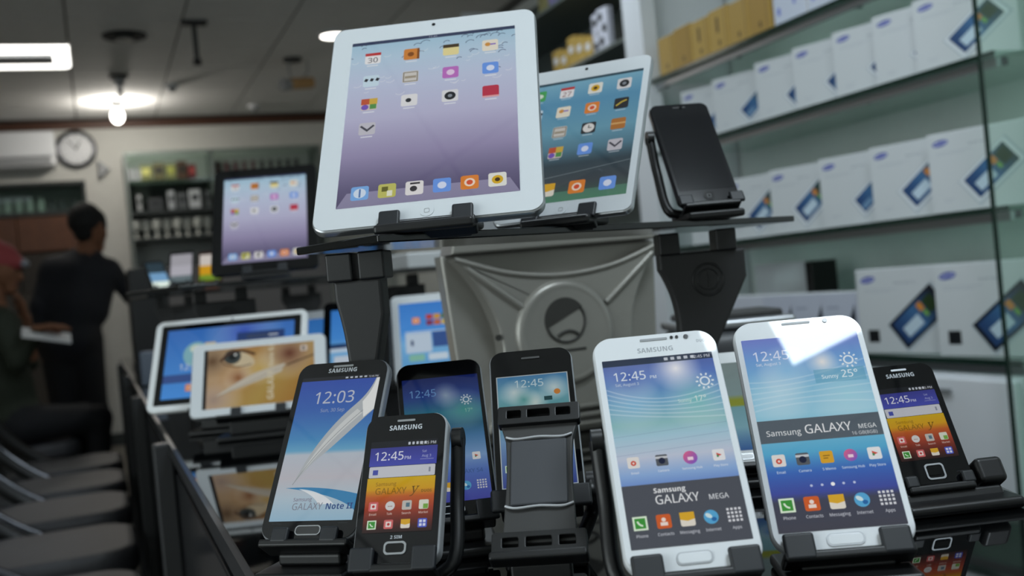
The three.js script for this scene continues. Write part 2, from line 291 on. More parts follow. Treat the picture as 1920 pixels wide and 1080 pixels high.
// ---------------------------------------------------------------- wall shelves on the right
const SX = 1.985;
{
  const g = thing('wall_shelving', 'white shelving with glass shelves and a green-edged glass end on right wall', 'shelving', [2.2, 0, -2.7]);
  const Y = { low: 0.709, mid: 1.073, up: 1.435, top: 1.703 };
  part(g, 'back_panel', box(0.02, 1.9, 1.72, 0.205, 1.65, 0.0), M.shelfWall);
  for (const k of ['low', 'mid', 'up', 'top']) {
    const d = 0.4, s = part(g, 'shelf', box(d, 0.012, 1.62, 0.19 - d / 2, Y[k] - 0.006, 0.0), M.shelfGlass);
    part(s, 'front_edge', box(0.004, 0.014, 1.62, 0.19 - d - 0.002, Y[k] - 0.006, 0.0), M.greenEdge);
    part(s, 'rail', box(0.014, 0.022, 1.6, 0.19 - d + 0.02, Y[k] - 0.024, 0.0), M.silver);
    for (const z of [0.78, 0.3, -0.3, -0.78]) part(s, 'shelf_clip', rbox(0.03, 0.02, 0.016, 0.004, 0.19 - d + 0.05, Y[k] - 0.02, z), M.darkChrome);
  }
  const pn = part(g, 'glass_end_panel', box(0.49, 2.3, 0.008, -0.045, 1.4, 0.845), M.glass);
  part(pn, 'front_edge', box(0.006, 2.3, 0.009, -0.293, 1.4, 0.845), M.greenEdge);
  part(g, 'upright_post', box(0.06, 2.58, 0.14, -0.2, 1.29, -0.86), M.whiteCab);
  part(g, 'partition', box(0.37, 2.58, 0.03, 0.015, 1.29, -0.9), M.whiteCab);
  // base units
  for (let i = 0; i < 2; i++) {
    const b = thing('base_cabinet', i ? 'white base cabinet under the wall shelves, far unit' : 'white base cabinet under the wall shelves next to the glass end', 'cabinet', [2.19, 0, -2.28 - i * 0.79], 0, 'white base cabinets');
    part(b, 'body', box(0.4, 0.62, 0.77, 0, 0.36, 0), M.whiteCab); part(b, 'plinth', box(0.36, 0.05, 0.76, 0.01, 0.025, 0), M.greyPlastic);
    for (const s of [-1, 1]) { const dr = part(b, 'door', rbox(0.018, 0.6, 0.375, 0.004, -0.21, 0.36, s * 0.192), M.whiteCab); part(dr, 'handle', rbox(0.014, 0.012, 0.12, 0.004, -0.226, 0.63, s * 0.12), M.grey); }
  }
}
// second cabinet beyond the post
{
  const g = thing('accessory_cabinet', 'grey glass accessory cabinet beyond the white shelf post', 'cabinet', [2.2, 0, -4.6]);
  part(g, 'back_panel', box(0.02, 2.5, 1.86, 0.2, 1.26, 0), std(0x5e6866, 0.6));
  for (const y of [1.93, 2.24, 1.6, 1.2]) part(g, 'shelf', box(0.36, 0.014, 1.84, 0.01, y - 0.007, 0), std(0x59625f, 0.3));
  part(g, 'end_panel', box(0.38, 2.5, 0.02, 0, 1.26, -0.94), M.whiteCab); part(g, 'base', box(0.38, 0.7, 1.86, 0, 0.36, 0), M.whiteCab);
  const nth = ['first', 'second', 'third', 'fourth', 'fifth', 'sixth'];
  for (let i = 0; i < 5; i++) { const h = 0.1 + (i % 3) * 0.022; const b = thing('yellow_carton', `${nth[i]} small yellow carton beyond the post, counted from the blister packs`, 'box', [2.12, 1.931, -4.16 - i * 0.085], 0, 'small yellow cartons beyond the post'); part(b, 'carton', rbox(0.09, h, 0.075, 0.003, 0, h / 2, 0), M.yellowCarton); part(b, 'front_label', box(0.002, 0.03, 0.04, -0.046, h * 0.6, 0), M.carton); }
  for (let i = 0; i < 2; i++) { const b = thing('blister_pack', `white blister pack with dark windows beyond the post, ${i ? 'behind the other' : 'nearest the post'}`, 'package', [2.06 + i * 0.02, 1.931, -3.95 - i * 0.09], 0.1, 'blister packs beyond the post'); part(b, 'card', rbox(0.03, 0.17, 0.08, 0.003, 0, 0.085, 0), std(0xc9c9d4, 0.4)); for (let q = 0; q < 3; q++) part(b, 'window', rbox(0.006, 0.03, 0.028, 0.003, -0.017, 0.035 + q * 0.05, q === 1 ? 0.015 : -0.012), M.greyPlastic); }
  for (let i = 0; i < 6; i++) { const b = thing('hanging_packet', `${['blue', 'purple', 'pale green', 'grey', 'violet', 'olive'][i]} packet on upper shelf beyond the post`, 'packet', [2.1, 2.241, -4.0 - i * 0.12], 0, 'packets on the upper shelf beyond the post'); part(b, 'packet', rbox(0.05, 0.13, 0.09, 0.005, 0, 0.065, 0), std([0x6a7d9a, 0x7a6f90, 0x86a08e, 0x8c8f90, 0x76709c, 0x7f7a4c][i], 0.5)); part(b, 'header_card', box(0.012, 0.04, 0.09, 0, 0.15, 0), M.carton); }
}

// ---------------------------------------------------------------- prints for the cartons
function logoEllipse(c, x, y, w, txt = 'SAMSUNG') { c.save(); c.translate(x, y); c.rotate(-0.13); c.fillStyle = '#1f2f9c'; c.beginPath(); c.ellipse(0, 0, w / 2, w * 0.17, 0, 0, 7); c.fill(); c.fillStyle = '#e8ecff'; c.font = `bold ${w * 0.17}px sans-serif`; c.textAlign = 'center'; c.textBaseline = 'middle'; c.fillText(txt, 0, 0); c.restore(); }
function tabletArt(c, x, y, s, kind) { // a tablet drawn lying on its corner
  c.save(); c.translate(x, y); c.transform(1, -0.72, 0.55, 0.62, 0, 0);
  c.fillStyle = '#b9c2ca'; c.fillRect(-6, -4, s + 16, s * 0.74 + 16); c.fillStyle = kind === 2 ? '#15171d' : '#e4e8ec'; c.fillRect(0, 0, s, s * 0.72);
  const g = c.createLinearGradient(0, 0, s, 0); g.addColorStop(0, '#26406e'); g.addColorStop(0.5, '#44709e'); g.addColorStop(1, kind === 2 ? '#191c2c' : '#28403c');
  c.fillStyle = g; c.fillRect(s * 0.06, s * 0.06, s * 0.88, s * 0.6);
  if (kind !== 0) { c.fillStyle = '#c9dcea'; c.fillRect(s * 0.16, s * 0.3, s * 0.36, s * 0.26); c.fillStyle = '#d88a3a'; c.fillRect(s * 0.58, s * 0.12, s * 0.1, s * 0.2); c.fillStyle = '#2a3f22'; c.fillRect(s * 0.7, s * 0.14, s * 0.2, s * 0.36); c.fillStyle = '#7db04a'; c.fillRect(s * 0.62, s * 0.34, s * 0.06, s * 0.16); }
  else { c.fillStyle = '#7396b8'; c.fillRect(s * 0.1, s * 0.38, s * 0.3, s * 0.2); }
  c.restore();
}
const boxTex = [0, 1, 2].map((kind) => canvasTex(512, 360, (c, w, h) => {
  c.fillStyle = '#d3d7da'; c.fillRect(0, 0, w, h); logoEllipse(c, 66, 42, 84);
  c.fillStyle = '#9aa0aa'; c.font = '15px sans-serif'; c.fillText(kind === 2 ? 'GALAXY Note 10.1' : 'GALAXY Tab 2', 210, 66); c.fillStyle = '#c3c8ce'; c.fillRect(40, 84, 190, 4); c.fillRect(40, 94, 150, 4);
  tabletArt(c, [200, 150, 165][kind], [236, 228, 240][kind], [190, 235, 235][kind], kind);
  c.fillStyle = '#c6cad0'; c.fillRect(60, 300, 60, 5); c.fillRect(60, 312, 44, 5);
  if (kind === 2) { c.fillStyle = '#17191e'; c.fillRect(46, 262, 62, 54); }
}));
const plainBoxTex = canvasTex(256, 256, (c, w, h) => { c.fillStyle = '#cfd3df'; c.fillRect(0, 0, w, h); c.fillStyle = '#3f4660'; c.fillRect(40, 70, 60, 40); c.fillRect(150, 70, 60, 40); c.fillStyle = '#aeb3c4'; c.fillRect(30, 150, 180, 8); });
const wedgeBoxTex = canvasTex(256, 256, (c, w, h) => { c.fillStyle = '#c4c9d8'; c.fillRect(0, 0, w, h); c.fillStyle = '#1d222c'; c.beginPath(); c.moveTo(150, 190); c.lineTo(235, 50); c.lineTo(240, 190); c.fill(); c.fillStyle = '#9aa0b4'; c.fillRect(30, 60, 90, 8); });
const frameBoxTex = canvasTex(256, 256, (c, w, h) => { c.fillStyle = '#cfd3d8'; c.fillRect(0, 0, w, h); c.strokeStyle = '#22252a'; c.lineWidth = 14; c.strokeRect(-20, 120, 235, 80); });
const blueBoxTex = canvasTex(256, 384, (c, w, h) => { c.fillStyle = '#cdd4e4'; c.fillRect(0, 0, w, h); c.fillStyle = '#2b3c66'; c.beginPath(); c.moveTo(70, 230); c.lineTo(160, 90); c.lineTo(180, 230); c.fill(); c.fillStyle = '#5a6cc8'; c.fillRect(30, 300, 22, 40); c.fillRect(160, 280, 18, 30); });
const yellowTex = [0, 1, 2].map((k) => canvasTex(128, 160, (c, w, h) => { c.fillStyle = ['#b3924c', '#ba9950', '#a98743'][k]; c.fillRect(0, 0, w, h); c.fillStyle = '#4a3a20'; if (k === 1) c.fillRect(50, 30, 16, 60); c.fillRect(60, 120, 14, 22); c.fillStyle = '#8a6c34'; c.fillRect(108, 0, 6, h); }));
// carton whose printed face looks along -x, turned by phi towards the camera; (x, z) is the far front corner
function carton(name, label, category, tex, x, y, z, w, h, t, phi, group, mat = M.carton, far) {
  const g = thing(name, label, category, [x, y, z], -Math.PI / 2 + phi, group);
  part(g, 'carton', rbox(w, h, t, 0.003, w / 2, h / 2, -t / 2 - 0.0008), mat);
  part(g, 'front_print', planarUV(box(w - 0.006, h - 0.006, 0.0012, w / 2, h / 2, -0.0004), 0.003, 0.003, w - 0.006, h - 0.006), printMat(tex, 0.4), 'printed front face');
  if (far !== undefined) part(g, 'top_seal', box(0.035, 0.0012, t * 0.9, w / 2, h + 0.0002, -t / 2), M.printGrey);
  return g;
}
const ord = ['nearest the glass end', 'second from the glass end', 'third from the glass end', 'fourth from the glass end', 'fifth from the glass end', 'sixth from the glass end', 'seventh from the glass end', 'eighth from the glass end'];
[-2.148, -2.367, -2.589, -2.838, -3.09, -3.33].forEach((z, i) => carton('tablet_box', `white tablet box on the middle wall shelf, ${ord[i]}`, 'box', boxTex[i === 2 ? 0 : 1], SX + 0.02, 1.0735, z, 0.275, 0.203, 0.042, rad(14), 'tablet boxes on the middle shelf', M.carton, 1));
[-2.157, -2.309, -2.477, -2.665, -2.86, -3.113, -3.32].forEach((z, i) => carton('slim_tablet_box', `slim white tablet box on the shelf above the middle one, ${ord[i]}`, 'box', boxTex[i ? 0 : 1], SX + 0.02, 1.4355, z, 0.27, 0.187, 0.036, rad(17), 'slim tablet boxes on the upper shelf', M.carton, 1));
[-2.168, -2.47].forEach((z, i) => carton('large_tablet_box', i ? 'large white tablet box on lower shelf, half behind its twin' : 'large white tablet box on lower shelf showing a whole tablet and a black square', 'box', boxTex[2], SX + 0.02, 0.7095, z, 0.315, 0.236, 0.05, rad(10), 'large tablet boxes on the lower shelf', M.carton, 1));
[[-2.63, wedgeBoxTex], [-2.78, wedgeBoxTex], [-2.93, wedgeBoxTex], [-3.09, plainBoxTex], [-3.24, plainBoxTex]].forEach(([z, t], i) => carton('small_device_box', `small pale lilac box on the lower shelf, ${['next to the large tablet boxes', 'second from the large tablet boxes', 'third from the large tablet boxes', 'fourth from the large tablet boxes', 'farthest from the large tablet boxes'][i]}`, 'box', t, SX + 0.02, 0.7095, z, 0.145, 0.176, 0.06, rad(6), 'small boxes on the lower shelf'));
carton('framed_box', 'tall white box with black frame print behind the small lilac boxes', 'box', frameBoxTex, SX + 0.14, 0.7095, -3.14, 0.27, 0.275, 0.05, rad(4));
solo('black_book', 'black upright binder beside the tall framed box on lower shelf', 'binder', rbox(0.1, 0.272, 0.035, 0.004, 0, 0.136, 0), M.blackPlastic, [SX + 0.19, 0.7095, -2.84]);
for (let i = 0; i < 6; i++) carton('yellow_box', `${['first', 'second', 'third', 'fourth', 'fifth', 'sixth'][i]} plain yellow cardboard box on the top shelf, counted from the post`, 'box', yellowTex[[0, 2, 1, 1, 0, 2][i]], SX + 0.01, 1.7035, -3.43 + i * 0.116, 0.113, 0.135 + (i % 2) * 0.006, 0.12, 0, 'yellow cardboard boxes on the top shelf', M.yellowCarton);
for (let i = 0; i < 4; i++) carton('blue_print_box', `pale blue printed box on the top shelf, ${['beside the yellow boxes', 'second from the yellow boxes', 'third from the yellow boxes', 'farthest from the yellow boxes'][i]}`, 'box', blueBoxTex, SX + 0.01, 1.7035, -2.72 + i * 0.165, 0.16, 0.22, 0.1, 0, 'pale blue printed boxes');
// things on the floor of the aisle
solo('grey_stool_box', 'grey storage crate on floor at the foot of white base cabinet', 'crate', merge(rbox(0.26, 0.26, 0.44, 0.01, 0, 0.13, 0), box(0.27, 0.02, 0.45, 0, 0.27, 0)), std(0x868c92, 0.5), [1.78, 0, -1.74]);
{
  const g = thing('flat_tablet_box', 'white tablet box lying flat on the grey crate in aisle', 'box', [1.78, 0.281, -1.74], -1.35);
  part(g, 'carton', rbox(0.3, 0.05, 0.21, 0.003, 0, 0.025, 0), M.carton);
  part(g, 'top_print', planarUV(box(0.29, 0.2, 0.0012), -0.145, -0.1, 0.29, 0.2).rotateX(-Math.PI / 2).translate(0, 0.0504, 0), printMat(boxTex[0]));
}

// ---------------------------------------------------------------- screens
const T = (c, s, x, y, px, col = '#fff', al = 'left', wt = '', f = 'sans-serif') => { c.fillStyle = col; c.font = `${wt} ${px}px ${f}`; c.textAlign = al; c.textBaseline = 'alphabetic'; c.fillText(s, x, y); };
const grad = (c, y0, y1, stops) => { const g = c.createLinearGradient(0, y0, 0, y1); stops.forEach(([p, k]) => g.addColorStop(p, k)); return g; };
const blob = (c, x, y, r, col, a = 1) => { const g = c.createRadialGradient(x, y, 0, x, y, r); g.addColorStop(0, col); g.addColorStop(1, 'rgba(255,255,255,0)'); c.globalAlpha = a; c.fillStyle = g; c.fillRect(x - r, y - r, 2 * r, 2 * r); c.globalAlpha = 1; };
const rr = (c, x, y, w, h, r, col) => { c.fillStyle = col; c.beginPath(); c.roundRect(x, y, w, h, r); c.fill(); };
function icon(c, x, y, s, kind) { // centre x, y
  const h = s / 2;
  const b = (col) => rr(c, x - h, y - h, s, s, s * 0.14, col);
  switch (kind) {
    case 'phone': b('#3f9a3c'); c.strokeStyle = '#e6f6e0'; c.lineWidth = s * 0.13; c.strokeRect(x - h * 0.86, y - h * 0.86, s * 0.86, s * 0.86); c.beginPath(); c.arc(x + h * 0.45, y - h * 0.45, h * 0.8, 1.7, 3.0); c.stroke(); break;
    case 'contacts': b('#d8622a'); c.fillStyle = '#f6e6dc'; c.beginPath(); c.arc(x, y - h * 0.25, h * 0.3, 0, 7); c.fill(); c.fillRect(x - h * 0.5, y + h * 0.1, s * 0.5, h * 0.5); break;
    case 'message': b('#ece6d8'); c.fillStyle = '#e3b02c'; c.beginPath(); c.moveTo(x - h, y - h); c.lineTo(x + h, y - h); c.lineTo(x + h, y); c.lineTo(x, y + h * 0.25); c.lineTo(x - h, y); c.fill(); break;
    case 'globe': c.fillStyle = '#5aaede'; c.beginPath(); c.arc(x, y, h, 0, 7); c.fill(); c.fillStyle = '#d7eef2'; c.beginPath(); c.ellipse(x - h * 0.3, y - h * 0.2, h * 0.5, h * 0.3, 0.6, 0, 7); c.fill(); c.fillStyle = '#2a6cae'; c.beginPath(); c.ellipse(x + h * 0.35, y + h * 0.35, h * 0.35, h * 0.3, 0, 0, 7); c.fill(); break;
    case 'apps': c.fillStyle = '#e2e4ea'; for (let i = 0; i < 4; i++) for (let j = 0; j < 4; j++) c.fillRect(x - h + i * s * 0.27, y - h + j * s * 0.27, s * 0.17, s * 0.17); break;
    case 'mail': b('#e9e6e2'); c.fillStyle = '#d4503e'; c.beginPath(); c.arc(x, y + h * 0.1, h * 0.45, 0, 7); c.fill(); c.fillStyle = '#f0dcd6'; c.beginPath(); c.arc(x, y + h * 0.1, h * 0.2, 0, 7); c.fill(); break;
    case 'camera': b('#5a5f66'); c.fillStyle = '#cfd3d8'; c.fillRect(x - h, y - h * 0.7, s, h * 0.4); c.fillStyle = '#1b2340'; c.beginPath(); c.arc(x, y + h * 0.1, h * 0.55, 0, 7); c.fill(); break;
    case 'hub': { const g = c.createLinearGradient(x - h, y - h, x + h, y + h); g.addColorStop(0, '#f06a8a'); g.addColorStop(1, '#7a5ad0'); c.fillStyle = g; c.beginPath(); c.arc(x, y, h, 0, 7); c.fill(); c.fillStyle = '#f7dcea'; c.fillRect(x - h * 0.4, y - h * 0.1, h * 0.8, h * 0.5); break; }
    case 'play': b('#eceef0'); c.fillStyle = '#d8574a'; c.beginPath(); c.moveTo(x - h * 0.35, y - h * 0.4); c.lineTo(x + h * 0.5, y); c.lineTo(x - h * 0.35, y + h * 0.4); c.fill(); c.fillStyle = '#3f8f5a'; c.fillRect(x - h * 0.35, y, h * 0.3, h * 0.4); break;
    case 'memo': b('#e0a92c'); c.fillStyle = '#8a6414'; c.fillRect(x - h * 0.5, y - h * 0.3, s * 0.5, h * 0.15); c.fillRect(x - h * 0.5, y + h * 0.1, s * 0.35, h * 0.15); break;
    case 'calendar': b('#f2f2f4'); c.fillStyle = '#c43a3c'; c.fillRect(x - h, y - h, s, s * 0.25); T(c, '30', x, y + h * 0.75, s * 0.62, '#33343a', 'center'); break;
    case 'calendar27': b('#f2f2f4'); c.fillStyle = '#c43a3c'; c.fillRect(x - h, y - h, s, s * 0.25); T(c, '27', x, y + h * 0.75, s * 0.62, '#7a3a3e', 'center'); break;
    case 'book': b('#d98a3c'); c.fillStyle = '#8a4f1c'; c.fillRect(x + h * 0.7, y - h, h * 0.3, s); c.beginPath(); c.arc(x - h * 0.1, y, h * 0.4, 0, 7); c.fill(); break;
    case 'notes': b('#efe2a0'); c.fillStyle = '#4a3b24'; c.fillRect(x - h, y - h, s, s * 0.3); break;
    case 'reminder': b('#f0ead8'); c.fillStyle = '#d89a4a'; c.beginPath(); c.arc(x - h * 0.3, y - h * 0.2, h * 0.35, 0, 7); c.fill(); c.fillStyle = '#8a6fc8'; c.fillRect(x, y - h * 0.3, h * 0.7, h * 0.25); break;
    case 'film': b('#cfe6f4'); c.fillStyle = '#2a2c34'; for (let i = 0; i < 3; i++) { c.save(); c.translate(x - h * 0.7 + i * h * 0.7, y - h * 0.5); c.rotate(0.4); c.fillRect(0, 0, h * 0.4, h * 0.5); c.restore(); } break;
    case 'newsstand': b('#d5d2cc'); c.strokeStyle = '#8c8578'; c.lineWidth = s * 0.07; c.strokeRect(x - h * 0.85, y - h * 0.8, s * 0.85, s * 0.8); c.fillStyle = '#a59c8a'; c.fillRect(x - h * 0.7, y - h * 0.15, s * 0.7, h * 0.4); break;
    case 'store': b('#c274c8'); c.fillStyle = '#ecd4f0'; c.beginPath(); c.arc(x, y, h * 0.5, 0, 7); c.fill(); break;
    case 'appstore': b('#6f9ff0'); c.fillStyle = '#dfe9ff'; c.beginPath(); c.arc(x, y, h * 0.5, 0, 7); c.fill(); break;
    case 'games': b('#d9ccc8'); c.fillStyle = '#c85a3c'; c.fillRect(x - h, y - h, h, h); c.fillStyle = '#d8b44a'; c.fillRect(x, y - h, h, h); c.fillStyle = '#7a5cc0'; c.beginPath(); c.arc(x - h * 0.5, y + h * 0.45, h * 0.45, 0, 7); c.fill(); c.fillStyle = '#5a9a54'; c.fillRect(x + h * 0.1, y, h * 0.8, h * 0.8); break;
    case 'facetime': b('#e9eaec'); c.fillStyle = '#3a3d42'; c.beginPath(); c.arc(x - h * 0.1, y, h * 0.35, 0, 7); c.fill(); break;
    case 'lens': b('#e4e6e9'); c.fillStyle = '#24272c'; c.beginPath(); c.arc(x, y, h * 0.68, 0, 7); c.fill(); c.fillStyle = '#8d959e'; c.beginPath(); c.arc(x, y, h * 0.28, 0, 7); c.fill(); break;
    case 'booth': b('#c2364e'); c.fillStyle = '#e8a8ac'; c.fillRect(x - h, y + h * 0.7, s, h * 0.3); break;
    case 'vee': b('#c9c8d2'); c.strokeStyle = '#4a4a55'; c.lineWidth = s * 0.14; c.beginPath(); c.moveTo(x - h * 0.8, y - h * 0.5); c.lineTo(x, y + h * 0.3); c.lineTo(x + h * 0.8, y - h * 0.5); c.stroke(); break;
    case 'compass': b('#7fb4f0'); c.fillStyle = '#d9e9fb'; c.beginPath(); c.arc(x, y, h * 0.7, 0, 7); c.fill(); c.fillStyle = '#5a7fb8'; c.fillRect(x - h * 0.1, y - h * 0.6, h * 0.2, s * 0.6); break;
    case 'mapicon': b('#c9c86a'); c.fillStyle = '#6a6a2c'; c.fillRect(x - h * 0.6, y - h * 0.6, h * 0.7, h * 0.7); c.fillStyle = '#eef0d8'; c.fillRect(x, y, h * 0.6, h * 0.8); break;
    case 'bw': b('#eceaea'); c.fillStyle = '#3c3a3e'; c.beginPath(); c.arc(x - h * 0.1, y + h * 0.1, h * 0.4, 0, 7); c.fill(); c.fillRect(x - h * 0.5, y - h * 0.8, s * 0.55, h * 0.25); break;
    case 'music': b('#e88a3a'); c.fillStyle = '#fbe4d0'; c.beginPath(); c.arc(x, y, h * 0.6, 0, 7); c.fill(); c.fillStyle = '#e05a3a'; c.beginPath(); c.arc(x, y, h * 0.35, 0, 7); c.fill(); break;
    case 'flower': b('#eceee6'); c.fillStyle = '#e0b428'; c.beginPath(); c.arc(x, y, h * 0.62, 0, 7); c.fill(); c.fillStyle = '#4a3414'; c.beginPath(); c.arc(x, y, h * 0.28, 0, 7); c.fill(); break;
    case 'clock': b('#34373c'); c.fillStyle = '#e6e6e4'; c.beginPath(); c.arc(x, y, h * 0.8, 0, 7); c.fill(); c.strokeStyle = '#3a3a3c'; c.lineWidth = s * 0.06; c.beginPath(); c.moveTo(x, y - h * 0.5); c.lineTo(x, y); c.lineTo(x + h * 0.4, y); c.stroke(); break;
    case 'green': b('#4fae62'); c.fillStyle = '#e6f4e6'; c.beginPath(); c.ellipse(x, y, h * 0.6, h * 0.45, 0, 0, 7); c.fill(); break;
    case 'stocks': b('#2f3034'); c.strokeStyle = '#d8c04a'; c.lineWidth = s * 0.12; c.beginPath(); c.moveTo(x - h * 0.7, y + h * 0.4); c.lineTo(x, y - h * 0.2); c.lineTo(x + h * 0.7, y - h * 0.5); c.stroke(); break;
    case 'shelf': b('#b8793a'); c.fillStyle = '#e0b070'; c.fillRect(x - h, y - h * 0.2, s, h * 0.3); break;
    case 'grid': b('#4a5ac8'); c.fillStyle = '#dfe4fb'; for (let i = 0; i < 2; i++) for (let j = 0; j < 2; j++) c.fillRect(x - h * 0.7 + i * h * 0.8, y - h * 0.7 + j * h * 0.8, h * 0.6, h * 0.6); break;
    case 'talk': c.fillStyle = '#dcdcdc'; c.beginPath(); c.arc(x, y, h, 0, 7); c.fill(); T(c, '...', x, y + h * 0.2, s * 0.6, '#8a4a3c', 'center', 'bold'); break;
    case 'redmail': b('#d86a6a'); c.fillStyle = '#f4e4e0'; c.fillRect(x - h * 0.6, y - h * 0.6, s * 0.6, s * 0.6); c.fillStyle = '#c03a3a'; c.beginPath(); c.arc(x, y, h * 0.3, 0, 7); c.fill(); break;
    case 'search': b('#c9c4bc'); c.fillStyle = '#5a7a8a'; c.fillRect(x - h * 0.2, y - h * 0.5, h * 0.8, h * 0.9); break;
    case 'market': b('#dfe4d4'); c.fillStyle = '#7ab04a'; c.fillRect(x - h * 0.1, y - h * 0.1, h, h); break;
    default: b('#cccccc');
  }
}
function statusBar(c, w, h, bg = 'rgba(20,24,34,0.65)') { c.fillStyle = bg; c.fillRect(0, 0, w, h); for (let i = 0; i < 5; i++) rr(c, w * (0.56 + i * 0.06), h * 0.28, w * 0.035, h * 0.44, 2, '#c9d0da'); T(c, '12:45 PM', w * 0.98, h * 0.76, h * 0.62, '#dfe3ea', 'right'); }
function sunIcon(c, x, y, r) { c.strokeStyle = 'rgba(240,248,255,0.92)'; c.lineWidth = r * 0.2; c.beginPath(); c.arc(x, y, r * 0.5, 0, 7); c.stroke(); for (let i = 0; i < 10; i++) { const a = i * Math.PI / 5; c.beginPath(); c.moveTo(x + Math.cos(a) * r * 0.75, y + Math.sin(a) * r * 0.75); c.lineTo(x + Math.cos(a) * r * 1.05, y + Math.sin(a) * r * 1.05); c.stroke(); } }
const dock = ['phone', 'contacts', 'message', 'globe', 'apps'], dockText = ['Phone', 'Contacts', 'Messaging', 'Internet', 'Apps'];
const texMega58 = canvasTex(540, 960, (c, w, h) => {
  c.fillStyle = grad(c, 0, h, [[0, '#5566a8'], [0.1, '#5c7cc4'], [0.25, '#6da7cc'], [0.37, '#92c4c8'], [0.44, '#a9cfe0'], [0.55, '#c5cfe2'], [0.64, '#8fb2e2'], [0.74, '#5a7cc8'], [1, '#4a4f5c']]); c.fillRect(0, 0, w, h);
  blob(c, 350, 75, 130, '#ffffff', 0.95); blob(c, 420, 250, 170, 'rgba(130,215,190,1)', 0.55); blob(c, 120, 250, 150, 'rgba(150,205,240,1)', 0.5); blob(c, 120, 110, 150, 'rgba(60,85,170,1)', 0.5);
  c.strokeStyle = 'rgba(235,245,255,0.35)'; c.lineWidth = 7; for (let i = 0; i < 6; i++) { c.beginPath(); c.moveTo(0, 160 + i * 26); c.quadraticCurveTo(250, 290 + i * 10, 540, 180 + i * 34); c.stroke(); }
  c.strokeStyle = 'rgba(120,140,170,0.5)'; c.lineWidth = 2; for (const y of [395, 445, 490]) { c.beginPath(); c.moveTo(0, y + 20); c.lineTo(w, y - 12); c.stroke(); }
  c.fillStyle = '#50545e'; c.fillRect(0, 660, w, 300); statusBar(c, w, 36, 'rgba(40,50,62,0.8)');
  T(c, '12:45', 40, 118, 66, '#e6f0fa'); T(c, 'PM', 218, 118, 24, '#e6f0fa'); T(c, 'Sat, August 3', 46, 146, 20, '#d0dcec'); sunIcon(c, 478, 158, 42); T(c, '17°', 470, 262, 40, '#e2f2ee', 'right'); T(c, 'Sunny', 330, 262, 24, '#d4ece4');
  ['mail', 'camera', 'hub', 'play'].forEach((k, i) => { icon(c, 72 + i * 132, 548, k === 'hub' ? 66 : 56, k); T(c, ['Email', 'Camera', 'Samsung Hub', 'Play Store'][i], 72 + i * 132, 605, 15, '#eaf0fa', 'center'); });
  T(c, 'Samsung', 140, 706, 34, '#f2f4f6', 'left', 'bold'); T(c, 'GALAXY', 140, 760, 58, '#f2f4f6'); T(c, 'MEGA', 382, 760, 34, '#e8ecf0');
  dock.forEach((k, i) => { icon(c, 58 + i * 106, 842, 66, k); T(c, dockText[i], 58 + i * 106, 908, 19, '#d8dce4', 'center'); });
});
const texMega63 = canvasTex(540, 960, (c, w, h) => {
  c.fillStyle = grad(c, 0, h, [[0, '#7888d4'], [0.12, '#74a4de'], [0.28, '#7fbfe0'], [0.42, '#9ad0e6'], [0.46, '#8fcbe2'], [0.62, '#5ab0d8'], [0.72, '#3f6cc0'], [0.82, '#4450a4'], [0.86, '#45485a'], [1, '#474854']]); c.fillRect(0, 0, w, h);
  blob(c, 350, 150, 80, '#fff8f0', 0.9); blob(c, 120, 300, 160, 'rgba(215,240,250,1)', 0.6); blob(c, 430, 330, 190, 'rgba(190,235,240,1)', 0.5); blob(c, 180, 180, 140, 'rgba(150,205,240,1)', 0.6);
  c.strokeStyle = 'rgba(235,245,255,0.25)'; c.lineWidth = 8; for (let i = 0; i < 6; i++) { c.beginPath(); c.moveTo(0, 230 + i * 30); c.quadraticCurveTo(220, 250 + i * 16, 540, 150 + i * 44); c.stroke(); }
  c.fillStyle = 'rgba(90,160,190,0.45)'; c.fillRect(300, 190, 230, 70);
  T(c, '12:45', 36, 120, 70, '#dfe8ff'); T(c, 'Sat, August 3', 46, 146, 20, '#dfe8fa'); sunIcon(c, 470, 150, 40); T(c, 'Sunny', 330, 240, 28, '#eaf8ff'); T(c, '25°', 500, 240, 52, '#eaf8ff', 'right');
  c.fillStyle = '#59646e'; c.fillRect(0, 430, w, 112); T(c, 'Samsung', 30, 508, 38, '#e8ecee'); T(c, 'GALAXY', 200, 508, 60, '#f0f2f4'); T(c, 'MEGA', 436, 504, 30, '#e8ecee'); T(c, '16 GB(8GB)', 515, 532, 22, '#d4dade', 'right');
  ['mail', 'camera', 'memo', 'hub', 'play'].forEach((k, i) => { icon(c, 62 + i * 104, 628, 58, k); T(c, ['Email', 'Camera', 'S Memo', 'Samsung Hub', 'Play Store'][i], 62 + i * 104, 690, 16, '#e2ecfa', 'center'); });
  for (let i = 0; i < 5; i++) { c.fillStyle = i === 2 ? '#fff' : '#c5cff0'; c.beginPath(); c.arc(178 + i * 46, 756, i === 2 ? 9 : 6, 0, 7); c.fill(); }
  dock.forEach((k, i) => { icon(c, 58 + i * 106, 838, 66, k); T(c, dockText[i], 58 + i * 106, 902, 19, '#d8dce4', 'center'); });
});
